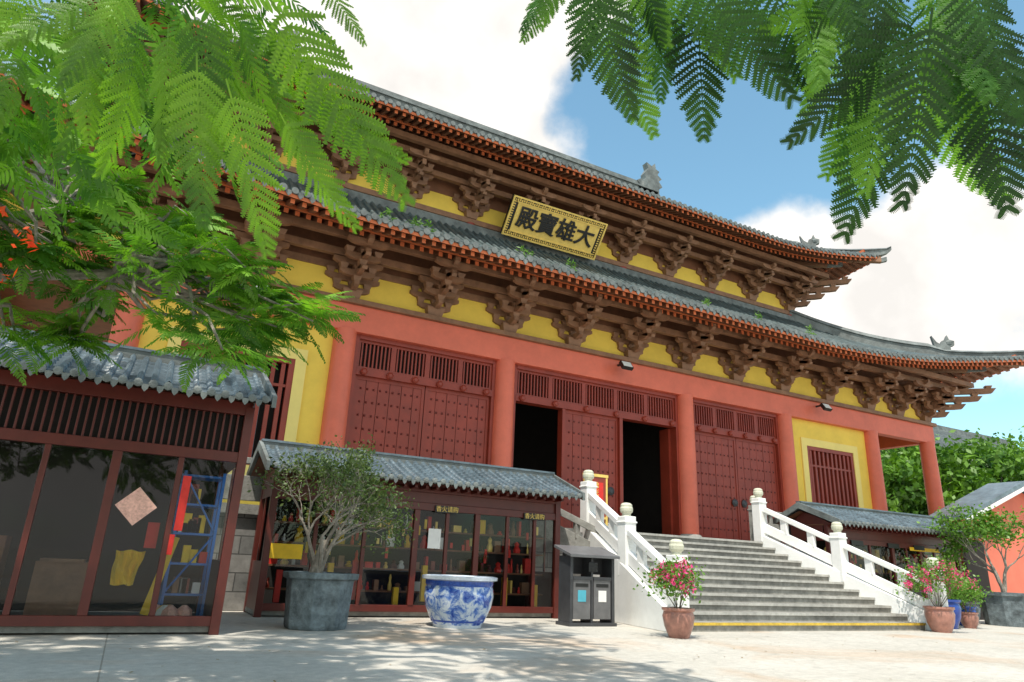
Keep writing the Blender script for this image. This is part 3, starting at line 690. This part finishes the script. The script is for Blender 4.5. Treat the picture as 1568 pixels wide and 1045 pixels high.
# ---------------------------------------------------------------- props
pe=empty('stone_planter');b=MB()
b.lathe(2.67,10.95,[(.44,0),(.46,.05),(.50,.68),(.56,.70),(.57,.78),(.47,.785),(.46,.70)],'planter',8,R(22.5));b.build('octagonal_tub',pe,False,.01)
b=MB();b.lathe(2.67,10.95,[(.44,.5),(.44,.71)],'soil',8,R(22.5));b.build('soil',pe)
def grow(b,p,d,L,r,depth,tips,m,spread=.6,up=.15,nseg=4,minr=.004):
    pts=[p.copy()];rad=[r];cur=p.copy();dd=d.normalized()
    for i in range(nseg):
        dd=(dd+Vector((random.gauss(0,.16),random.gauss(0,.16),random.gauss(0,.12)+up*.2))).normalized()
        cur=cur+dd*L/nseg;pts.append(cur.copy());rad.append(max(minr,r*(1-.42*(i+1)/nseg)))
    b.tube(pts,rad,m,6 if r>.02 else 4)
    if depth==0: tips.append((cur.copy(),dd.copy()));return
    k=random.choice((2,3))
    for i in range(k):
        q=pts[-1] if i<2 else pts[-2]
        ax=Vector((random.gauss(0,1),random.gauss(0,1),random.gauss(0,.6))).normalized()
        nd=(dd+ax*spread).normalized()
        grow(b,q,nd,L*random.uniform(.62,.85),rad[-1]*.85,depth-1,tips,m,spread,up,nseg,minr)
def leafcards(centers,size,n,jit,nrmbias=(0,0,.6),asp=.55):
    C=np.repeat(np.array(centers),n,axis=0);N=len(C)
    C=C+rng.normal(0,jit,(N,3))
    nr=rng.normal(0,1,(N,3))+np.array(nrmbias);nr/=np.linalg.norm(nr,axis=1)[:,None]
    t=np.cross(nr,rng.normal(0,1,(N,3)));t/=np.linalg.norm(t,axis=1)[:,None];s=np.cross(nr,t)
    sz=size*rng.uniform(.6,1.3,(N,1))
    V=np.stack([C-t*sz,C-s*sz*asp,C+t*sz,C+s*sz*asp],1).reshape(-1,3)
    F=np.arange(N*4).reshape(-1,4);return V,F
wc=[]
for wx in (4.2,5.1,5.4,9.6,14.8,17.2,19.4,8.2):
    o=random.uniform(5.2,5.9)
    for i in range(5):
        q=lower.pt(0,wx-CX+random.gauss(0,.12),o,.3+random.random()*.22);wc.append(q)
V,F=leafcards(wc,.07,9,.05,(0,-.5,.3),.25);npmesh('roof_weeds',V,F,np.zeros(len(F)),['shrub'],hall)
bt_=empty('bonsai_tree');b=MB();tips=[]
for s in range(6):
    a=s*2*math.pi/6+.3
    grow(b,Vector((2.62,10.95,.7)),Vector((.62*math.cos(a),.42*math.sin(a),1)),.64,.042,4,tips,'pbark',.62,.2)
b.tube([(2.55,10.95,.68),(2.6,10.94,.95),(2.66,10.97,1.25)],[.10,.08,.05],'pbark',8)
b.build('trunk_and_branches',bt_)
V,F=leafcards([tuple(t[0]) for t in tips],.032,22,.10);npmesh('leaves',V,F,np.zeros(len(F)),['bonsai'],bt_)
pc=empty('porcelain_planter');b=MB()
b.lathe(5.08,11.2,[(.40,.0),(.41,.04),(.48,.16),(.555,.32),(.585,.48),(.575,.60),(.56,.64)],'porc',40)
b.lathe(5.08,11.2,[(.56,.64),(.575,.66),(.575,.72)],'porcb',40)
b.lathe(5.08,11.2,[(.575,.72),(.64,.74),(.645,.79),(.60,.80),(.57,.78),(.55,.6)],'porcw',40)
b.lathe(5.08,11.2,[(.405,.0),(.415,.06)],'porcw',40);b.lathe(5.08,11.2,[(.445,.085),(.455,.115)],'porcb',40)
b.build('bowl',pc,True)
lb=empty('litter_bin');b=MB();X0,X1,Yb=7.3,8.3,11.2
for x in (X0,X1-.06): b.box(x,x+.06,Yb-.02,Yb+.38,0.03,1.22,'metal')
b.prism([(Yb-.12,1.2),(Yb-.12,1.25),(Yb+.48,1.42),(Yb+.48,1.37)],'x',X0-.06,X1+.06,'binbody')
b.box(X0+.06,X1-.06,Yb+.3,Yb+.36,.9,1.3,'metal')
b.box(X0-.03,X1+.03,Yb-.05,Yb+.42,0,.06,'metal')
b.box((X0+X1)/2-.02,(X0+X1)/2+.02,Yb,Yb+.36,.06,1.2,'metal')
for xa in (X0+.08,(X0+X1)/2+.04):
    xb_=xa+.38;b.box(xa,xb_,Yb,Yb+.34,.12,.82,'binbody');b.box(xa-.01,xb_+.01,Yb-.015,Yb+.35,.80,.86,'metal')
    b.box(xa+.1,xb_-.1,Yb-.006,Yb-.001,.42,.62,'label' if xa<X0+.2 else 'paper');b.box(xa+.05,xb_-.05,Yb-.006,Yb-.001,.68,.74,'black')
b.box((X0+X1)/2-.1,(X0+X1)/2+.1,Yb-.03,Yb-.001,.95,1.12,'black')
b.build('bin_body',lb,False,.008)
def flowerpot(name,x,y,s,pm,flower=True,h=.95,w=.42,nl=30):
    e=empty(name);b=MB()
    b.lathe(x,y,[(.19*s,0),(.20*s,.03*s),(.27*s,.2*s),(.30*s,.38*s),(.275*s,.46*s),(.31*s,.49*s),(.31*s,.53*s),(.26*s,.53*s),(.25*s,.45*s)],pm,24);b.build('pot',e,True)
    b=MB();b.lathe(x,y,[(.25*s,.3*s),(.25*s,.47*s)],'soil',12)
    tips=[]
    for i in range(8):
        a=random.random()*6.28;grow(b,Vector((x,y,.45*s)),Vector((math.cos(a)*.55,math.sin(a)*.55,.9)),h*.34,.010,2,tips,'bark',.6,.15,3,.003)
    b.build('stems',e)
    V,F=leafcards([tuple(t[0]) for t in tips],.036,nl,.11*h+.01);npmesh('leaves',V,F,np.zeros(len(F)),['shrub'],e)
    if flower:
        cs=[tuple(t[0]+Vector((random.gauss(0,.07),random.gauss(0,.07)-.04,random.uniform(-.05,.12)))) for t in tips if random.random()<.75]
        V,F=leafcards(cs,.031,20,.04);npmesh('bracts',V,F,np.zeros(len(F)),['bract'],e)
flowerpot('bougainvillea_pot',8.15,9.25,.86,'potc',True,.9)
flowerpot('bougainvillea_pot',16.1,9.75,1.0,'potc',True,1.2)
flowerpot('potted_plant',17.7,10.6,1.25,'potb',True,.8)
flowerpot('potted_plant',19.6,11.2,.9,'potb',True,.8)
flowerpot('potted_plant',18.7,10.6,.7,'potc',False,.8)
flowerpot('potted_plant',20.4,11.6,1.1,'planter',True,.8)
pe=empty('stone_planter');b=MB();b.lathe(21.6,11.2,[(.55,0),(.60,.75),(.66,.78),(.66,.86),(.52,.86)],'planter',8,R(22.5));b.build('octagonal_tub',pe)
te=empty('potted_tree');b=MB();tips=[]
for i in range(3): grow(b,Vector((21.6,11.2,.8)),Vector((.3*(i-1),.1,1)),.75,.06,4,tips,'pbark',.6,.3)
b.build('trunk',te)
V,F=leafcards([tuple(t[0]) for t in tips],.06,26,.14);npmesh('leaves',V,F,np.zeros(len(F)),['shrub'],te)
# ---------------------------------------------------------------- pink side house
ph_=empty('pink_house');b=MB()
b.prism([(23.7,0),(31,0),(31,3.1),(27.35,4.35),(23.7,3.1)],'y',13.2,14.05,'housepink')
for (xa,za,xb,zb) in ((23.3,3.0,27.35,4.42),(31.4,3.0,27.35,4.42)):
    b.prism([(xa,za),(xb,zb),(xb,zb+.16),(xa,za+.12)],'y',12.85,14.08,'tileb')
    b.prism([(xa,za-.12),(xb,zb-.12),(xb,zb-.01),(xa,za-.01)],'y',12.8,12.86,'white')
b.box(23.5,24.6,13.12,13.2,0,2.4,'dark')
b.build('house_body',ph_)
# ---------------------------------------------------------------- background trees + far roof
def clumptree(name,cx,cy,h,r,n=60,leaf_=.2,per=150,k='tree'):
    e=empty(name);b=MB();b.tube([(cx,cy,0),(cx+.2,cy,h*.3),(cx-.1,cy,h*.6)],[.35,.25,.12],'bark',8)
    cs=[]
    for i in range(n):
        a=random.random()*6.28;z=random.uniform(.22,1.);rr=r*math.sqrt(random.random())*math.sqrt(max(.05,1-(max(0,z-.45)/.6)**2))
        c=(cx+rr*math.cos(a),cy+rr*math.sin(a),h*z*.95);cs.append(c)
        if i%4==0: b.tube([(cx,cy,h*.35),((cx+c[0])/2,(cy+c[1])/2,h*.3+(c[2]-h*.3)*.6),c],[.12,.07,.02],'bark',5)
    b.build('trunk',e)
    V,F=leafcards(cs,leaf_,per,.06*h);npmesh('crown',V,F,np.zeros(len(F)),[k],e)
for (x,y,h,r) in ((44,30,8.5,4.5),(49,29,9.8,5),(54,28,10.8,5.5),(60,30,11.8,6),(66,29,12,6),(47,36,11.5,6),(57,38,13,7),(72,34,14,7),(40,33,8,4)):
    clumptree('background_tree',x,y,h,r,48,.24,170)
dp=empty('distant_pavilion');b=MB()
b.box(78,98,44,52,0,14.2,'yellow')
b.prism([(42,13.8),(48,18.2),(54,13.8),(54,14.2),(48,18.8),(42,14.2)],'x',76,101,'tile')
for i in range(60): b.prism([(41.9,14.2),(41.9,14.4),(48,18.95),(48,18.75)],'x',76+i*.42,76.18+i*.42,'ridge')
b.box(76,101,47.8,48.2,18.7,19.4,'ridge');b.build('pavilion_body',dp)
# ---------------------------------------------------------------- flame tree (bipinnate fronds)
def make_frond(npair,nleaf,seed,pw=.021):
    r=np.random.default_rng(seed);V=[];F=[]
    def quad(p): i=len(V);V.extend(p);F.append((i,i+1,i+2,i+3))
    curl=r.uniform(-.08,.08);dr=r.uniform(.10,.26)
    def pos(t): return np.array([0.03*math.sin(t*2+seed)+curl*t*t,t,-dr*t*t])
    for k in range(8):
        a=pos(k/8);c=pos((k+1)/8);w=.006*(1-k/9);quad([a+[-w,0,0],a+[w,0,0],c+[w,0,0],c+[-w,0,0]])
    for i in range(npair):
        t=.12+.88*(i/(npair-1))
        Lp0=.25*min(1,(math.sin(math.pi*min(1,(t*.86+.14)))**.5))*(1-.25*t)
        if t>.97: Lp0=.07
        for sg in (-1,1):
            Lp=Lp0*r.uniform(.84,1.06)
            ang=R(26+30*t+r.normal(0,3.5))
            d=np.array([sg*math.cos(ang),math.sin(ang),r.normal(-.16,.09)]);d/=np.linalg.norm(d)
            base=pos(t);nrm=np.array([0,0,1.]);lat=np.cross(nrm,d);lat/=np.linalg.norm(lat)
            w=pw if nleaf<=2 else .012
            m1=base+d*Lp*.25;m2=base+d*Lp*.8+[0,0,-.02];tip=base+d*Lp+[0,0,-.035]
            quad([m1-lat*w,m2-lat*w*.85,m2+lat*w*.85,m1+lat*w]);quad([base-lat*.004,m1-lat*w,m1+lat*w,base+lat*.004])
            quad([m2-lat*w*.85,tip-lat*.004,tip+lat*.004,m2+lat*w*.85])
            if nleaf<=2: continue
            for j in range(nleaf):
                s=(j+.6)/nleaf;zz=0 if s<.25 else -.02*(s-.25)/.55
                p=base+d*Lp*s+np.array([0,0,zz])
                ll=.0265*(1-.5*abs(s-.45)**1.5)*(.6 if s>.93 else 1);ww=Lp/nleaf*.42
                for s2 in (-1,1):
                    q=(lat*s2*.90+d*.44);q=q/np.linalg.norm(q);e=p+q*ll+[0,0,r.normal(-.002,.002)];pd=np.cross(nrm,q);pd/=np.linalg.norm(pd)
                    quad([p+pd*ww,e+pd*ww*.35,e-pd*ww*.35,p-pd*ww])
    return np.array(V),np.array(F)
FH=[make_frond(19,11,s) for s in (1,2,3,9,10)];FM=[make_frond(15,2,s,.022) for s in (4,5,6)];FL=[make_frond(12,2,s,.03) for s in (7,8)]
def place(bases,tips_,nrms,lib,width=1.):
    VV=[];FF=[];o=0
    for bq,tq,nq in zip(bases,tips_,nrms):
        V,F=lib[random.randrange(len(lib))]
        bq=np.array(bq,float);y=np.array(tq,float)-bq;L=np.linalg.norm(y);y/=L;z=np.array(nq,float);z=z-y*np.dot(z,y);nz=np.linalg.norm(z)
        if nz<.05: z=np.cross(y,[.3,.8,.1]);nz=np.linalg.norm(z)
        z/=nz;x=np.cross(y,z);W=V*[width*L*random.uniform(.88,1.1),L,L]
        VV.append(bq+W[:,[0]]*x+W[:,[1]]*y+W[:,[2]]*z);FF.append(F+o);o+=len(V)
    return np.vstack(VV),np.vstack(FF)
ft=empty('flame_tree')
right=[(1.00,1.48,2.89,1.18,1.57,2.46),(1.53,1.51,3.10,1.62,1.69,2.63),(1.31,1.32,2.96,1.62,1.27,2.50),(1.60,.78,2.46,1.47,1.07,2.15),(1.93,.99,2.61,1.89,1.29,2.12),(1.55,.72,2.38,1.61,.85,1.94),
(1.81,.79,2.53,1.96,.81,2.01),(1.62,.67,2.49,1.72,.65,2.11),(1.62,1.33,3.14,1.91,1.27,2.69),(1.65,.93,2.78,1.54,1.12,2.54),(1.00,1.60,3.07,.88,1.71,2.82),(1.43,1.65,3.34,1.55,1.77,2.94),
(1.47,.97,2.77,1.59,.93,2.46),(2.18,.76,2.92,2.16,.92,2.62),(2.19,.86,2.69,2.30,.86,2.24),(1.90,.97,2.96,1.94,1.13,2.59),
(1.95,.85,2.75,2.12,.95,2.3),(1.75,.95,2.8,1.75,1.1,2.42),(1.2,1.45,3.05,1.3,1.5,2.75),(1.05,1.45,2.95,1.05,1.6,2.62)]
left=[(.07,1.93,2.74,.61,2.05,2.20),(.08,2.31,2.92,.50,2.37,2.50),(0,2.05,2.43,.21,2.14,1.94),(.12,2.34,2.71,.41,2.39,2.30),(.18,1.98,2.34,.40,1.98,1.99),(-.09,2.10,2.53,-.02,2.23,2.02),(.27,2.59,2.86,.70,2.51,2.58),
(-.29,2.23,2.67,-.23,2.36,2.18),(-.51,2.58,2.82,-.55,2.64,2.42),(.21,2.07,3.02,.40,2.05,2.79),(-.34,2.04,2.57,-.56,1.99,2.32),(-.58,2.35,2.77,-.68,2.35,2.45),(-.24,2.62,2.99,-.18,2.77,2.50),(.01,2.07,2.74,.10,2.14,2.38),
(-.12,2.34,3.03,0,2.49,2.59),(-.29,1.93,2.57,-.38,1.97,2.22),(-.21,2.20,2.88,.14,2.18,2.67),(-.48,2.85,2.98,-.43,2.97,2.48),(-.01,2.69,3.08,-.05,2.83,2.60),(-.66,2.72,2.74,-.71,2.74,2.39),
(-.15,2.15,2.75,.02,2.3,2.3),(.0,2.2,2.8,.3,2.3,2.45),(-.35,2.4,2.85,-.3,2.5,2.4),(-.1,2.5,3.0,.15,2.6,2.7),(-.45,2.3,2.7,-.4,2.4,2.3),(.1,2.5,3.05,.4,2.5,2.8)]
def nv(base=(-.45,-.55,-.6),s=.3): return [base[i]+random.gauss(0,s) for i in range(3)]
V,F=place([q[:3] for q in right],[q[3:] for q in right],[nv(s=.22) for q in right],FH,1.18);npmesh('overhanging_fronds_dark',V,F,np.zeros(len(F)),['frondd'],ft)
r2=[]
for q in right:
    if q in (right[3],right[5]): continue
    for rep in range(2 if q[0]>1.4 else 1):
        w_=Vector(q[:3]);t_=Vector(q[3:]);off=Vector((random.gauss(0,.05),random.gauss(.10,.05),random.gauss(.06,.05)))
        d_=(t_-w_)*random.uniform(.75,.95);d_+=Vector((random.gauss(0,.09),random.gauss(0,.05),random.gauss(.03,.05)))
        r2.append((w_+off,w_+off+d_))
V,F=place([a for a,_ in r2],[b_ for _,b_ in r2],[nv(s=.35) for _ in r2],FH,1.1);npmesh('overhanging_fronds_far',V,F,np.zeros(len(F)),['frondm'],ft)
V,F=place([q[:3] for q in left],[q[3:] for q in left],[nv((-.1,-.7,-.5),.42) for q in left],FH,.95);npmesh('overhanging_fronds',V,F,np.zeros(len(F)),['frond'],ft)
B=[];T=[];Nn=[]
for i in range(230):
    p=Vector((random.uniform(-1.7,.15),random.uniform(3.0,4.6),0));p.z=random.uniform(2.9,4.7)
    if p.x>-.35: p.z=max(p.z,3.3+.9*(p.x+.35))
    d=Vector((random.gauss(.25,.6),random.gauss(-.1,.5),random.gauss(-.45,.35))).normalized()*random.uniform(.38,.58)
    B.append(p);T.append(p+d);Nn.append((random.gauss(0,.5),random.gauss(-.4,.4),random.gauss(.6,.3)))
V,F=place(B,T,Nn,FM,1.0);npmesh('upper_left_foliage',V,F,np.zeros(len(F)),['frondm'],ft)
B=[];T=[];Nn=[]
def zr(x):
    xs=[-2.4,-1.3,-.5,.3,.8,1.2];hi=[4.6,4.4,4.15,3.8,3.5,3.2];lo=[2.3,2.42,2.40,2.5,2.65,2.85]
    return np.interp(x,xs,lo),np.interp(x,xs,hi)
br=MB();hubs=[]
for i in range(125):
    x=random.uniform(-2.4,1.05);y=random.uniform(5.2,7.2);lo,hi=zr(x);s=y/6.2
    hubs.append(Vector((x,y,1+(random.uniform(lo+.1,hi-.1)-1)*s)))
forks=[Vector((-1.9,6.3,3.2)),Vector((-1.4,5.8,3.5)),Vector((-1.6,6.6,2.8)),Vector((-1.0,6.2,3.6)),Vector((-.5,6.3,3.2))]
root=Vector((-3.4,6.2,2.1))
for f_ in forks: br.tube([root,root.lerp(f_,.5)+Vector((0,0,.15)),f_],[.09,.06,.04],'pbark',7)
for h in hubs:
    f_=min(forks,key=lambda q:(q-h).length);m1=f_.lerp(h,.35)+Vector((random.gauss(0,.1),random.gauss(0,.1),random.gauss(.08,.1)));m2=f_.lerp(h,.7)+Vector((random.gauss(0,.1),random.gauss(0,.1),random.gauss(.05,.1)))
    br.tube([f_,m1,m2,h],[.028,.02,.014,.008],'pbark',5)
    for k in range(random.choice((11,13,15))):
        a=random.random()*6.28;d=Vector((math.cos(a)+.25,math.sin(a)*.9-.2,random.gauss(.0,.28))).normalized()*random.uniform(.24,.42)
        B.append(h+Vector((random.gauss(0,.05),random.gauss(0,.05),random.gauss(0,.05))));T.append(B[-1]+d);Nn.append((random.gauss(0,.4),random.gauss(0,.4)-.25,1))
V,F=place(B,T,Nn,FM,1.15);npmesh('middle_foliage',V,F,np.zeros(len(F)),['frondm'],ft)
fc=[(-1.2,5.3,3.1),(-.98,5.3,2.95),(-1.1,5.4,2.7)]
V,F=leafcards(fc,.035,14,.05);npmesh('flowers',V,F,np.zeros(len(F)),['flower'],ft)
br.tube([(-4.4,4.6,0),(-4.2,4.8,1.1),(-3.8,5.5,1.8),root],[.34,.26,.2,.12],'bark',10)
br.tube([(-4.2,4.8,1.1),(-4.1,4.2,3.2),(-3.4,3.2,5.4),(-1.2,2.2,7.0),(1.2,1.6,7.8),(3.2,1.0,8.0)],[.25,.22,.18,.13,.09,.05],'bark',9)
br.tube([(-4.1,4.2,3.2),(-3.6,4.6,6),(-2.0,5.0,8.2),(0.4,4.4,9.4)],[.18,.14,.1,.05],'bark',8)
br.tube([(-3.4,3.2,5.4),(-2.2,2.6,4.6),(-1.2,2.4,3.6),(-.5,2.3,3.1),(.1,2.1,3.0)],[.08,.05,.03,.015,.008],'pbark',6)
br.tube([(1.2,1.6,7.8),(1.6,1.2,5.8),(1.7,.9,4.2),(1.85,.8,3.1),(1.75,.8,2.7)],[.06,.04,.025,.015,.008],'bark',6)
br.tube([(1.6,1.2,5.8),(1.3,1.5,4.4),(1.2,1.5,3.3),(1.1,1.5,3.0)],[.03,.02,.013,.008],'bark',6)
br.build('trunk_and_branches',ft)
B=[];T=[];Nn=[]
cl=[Vector((random.uniform(-5.5,2.6),random.uniform(2.3,6.9),0)) for i in range(120)]
for c in cl:
    for k in range(15):
        p=Vector((c.x+random.gauss(0,.3),max(2.0,c.y+random.gauss(0,.3)),0));p.z=max(6.6,2.3+1.42*p.y)+random.uniform(0,1.0)
        a=random.random()*6.28;d=Vector((math.cos(a),math.sin(a)-.2,random.gauss(0,.2))).normalized()*random.uniform(.4,.6)
        B.append(p);T.append(p+d);Nn.append((random.gauss(0,.25),random.gauss(0,.25),1))
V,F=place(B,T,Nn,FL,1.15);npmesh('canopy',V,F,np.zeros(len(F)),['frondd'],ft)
cs=np.stack([rng.uniform(-2,14,260),rng.uniform(4.5,12,260),np.full(260,.012)],1)
V,F=leafcards(cs,.022,1,.0,(0,0,9));V[:,2]=np.maximum(V[:,2],.004);npmesh('fallen_leaves',V,F,np.zeros(len(F)),['litter'])
# ---------------------------------------------------------------- light & sky
S=Vector((-.28,-.32,.905)).normalized()
sun=bpy.data.lights.new('sun','SUN');sun.energy=5.0;sun.angle=R(.53);sun.color=(1,.94,.84)
so=bpy.data.objects.new('sun',sun);bpy.context.collection.objects.link(so);so.rotation_euler=S.to_track_quat('Z','Y').to_euler()
w=bpy.data.worlds.new("World");scene.world=w;w.use_nodes=True;nt=w.node_tree;N=nt.nodes;L=nt.links
bg=N["Background"];bg.inputs[1].default_value=.15
sky=N.new("ShaderNodeTexSky");sky.sky_type='NISHITA';sky.sun_disc=False;sky.sun_elevation=math.asin(S.z);sky.sun_rotation=math.atan2(S.x,S.y);sky.dust_density=.8;sky.ozone_density=1.
tc=N.new("ShaderNodeTexCoord")
def vm(op,a,b_=None):
    n=N.new("ShaderNodeVectorMath");n.operation=op
    if hasattr(a,'links'): L.new(a,n.inputs[0])
    else: n.inputs[0].default_value=a
    if b_ is not None:
        if hasattr(b_,'links'): L.new(b_,n.inputs[1])
        else: n.inputs[1].default_value=b_
    return n
def ma(op,a,b_,clamp=False):
    n=N.new("ShaderNodeMath");n.operation=op;n.use_clamp=clamp
    for i,v_ in enumerate((a,b_)):
        if hasattr(v_,'links'): L.new(v_,n.inputs[i])
        else: n.inputs[i].default_value=v_
    return n.outputs[0]
D=vm('NORMALIZE',tc.outputs["Generated"]).outputs[0]
n1=N.new("ShaderNodeTexNoise");n1.inputs["Scale"].default_value=3.2;n1.inputs["Detail"].default_value=9;n1.inputs["Roughness"].default_value=.6;L.new(D,n1.inputs["Vector"])
n2=N.new("ShaderNodeTexNoise");n2.inputs["Scale"].default_value=9;n2.inputs["Detail"].default_value=6;L.new(D,n2.inputs["Vector"])
dens=ma('ADD',ma('MULTIPLY',ma('SUBTRACT',n1.outputs[0],.5),2.8),ma('MULTIPLY',ma('SUBTRACT',n2.outputs[0],.5),.9))
dens=ma('SUBTRACT',dens,.08)
def blob(u,v_,rad,amt,w_=1):
    d=Vector((u,w_,v_)).normalized();dot=vm('DOT_PRODUCT',D,tuple(d)).outputs["Value"]
    mr=N.new("ShaderNodeMapRange");mr.interpolation_type='SMOOTHSTEP';mr.inputs[1].default_value=math.cos(R(rad));mr.inputs[2].default_value=math.cos(R(rad*.35));mr.inputs[3].default_value=0;mr.inputs[4].default_value=amt
    L.new(dot,mr.inputs[0]);return mr.outputs[0]
for (u_,v_,r_,a_) in ((.30,.90,26,1.5),(1.55,.82,13,1.15),(2.05,.83,10,.9),(1.3,.66,8,.5),(1.2,1.2,15,-1.0),(.72,.93,7,-1.0),(2.6,1.3,20,-.6),(2.3,.62,6,-.2),(2.6,.45,10,.7)):
    dens=ma('ADD',dens,blob(u_,v_,r_,a_))
dens=ma('ADD',dens,blob(-.4,.5,65,.55,-1))  # unseen cloud behind the camera, added to fill the facade with white light
mr=N.new("ShaderNodeMapRange");mr.interpolation_type='SMOOTHSTEP';mr.inputs[1].default_value=-.12;mr.inputs[2].default_value=.6;L.new(dens,mr.inputs[0])
tint=N.new("ShaderNodeMix");tint.data_type='RGBA';tint.blend_type='MULTIPLY';tint.inputs[0].default_value=1;tint.inputs[7].default_value=(1.5,1.9,1.65,1);L.new(sky.outputs[0],tint.inputs[6])
mr3=N.new("ShaderNodeMapRange");mr3.inputs[1].default_value=.35;mr3.inputs[2].default_value=.65;mr3.inputs[3].default_value=6.2;mr3.inputs[4].default_value=8.0;L.new(n2.outputs[0],mr3.inputs[0])
cw=N.new("ShaderNodeMix");cw.data_type='RGBA';cw.blend_type='MULTIPLY';cw.inputs[0].default_value=1;cw.inputs[7].default_value=(1.04,1.0,.95,1);L.new(mr3.outputs[0],cw.inputs[6])
mx=N.new("ShaderNodeMix");mx.data_type='RGBA';L.new(mr.outputs[0],mx.inputs[0]);L.new(tint.outputs[2],mx.inputs[6]);L.new(cw.outputs[2],mx.inputs[7])
L.new(mx.outputs[2],bg.inputs[0])
# ---------------------------------------------------------------- camera
cam=bpy.data.cameras.new('camera');cam.lens=23.99;cam.sensor_width=36;cam.clip_end=2000;cam.clip_start=.05
co=bpy.data.objects.new('camera',cam);bpy.context.collection.objects.link(co)
ph,ro,th=R(18.2),R(2.5),R(27.7)
fw=Vector((math.sin(th)*math.cos(ph),math.cos(th)*math.cos(ph),math.sin(ph)));r0=Vector((math.cos(th),-math.sin(th),0));u0=r0.cross(fw)
rt=r0*math.cos(ro)+u0*math.sin(ro);up=-r0*math.sin(ro)+u0*math.cos(ro)
mw=Matrix((rt,up,-fw)).transposed().to_4x4();mw.translation=Vector((0,0,1.0));co.matrix_world=mw
scene.camera=co
scene.view_settings.view_transform='Standard';scene.view_settings.look='None';scene.view_settings.exposure=0
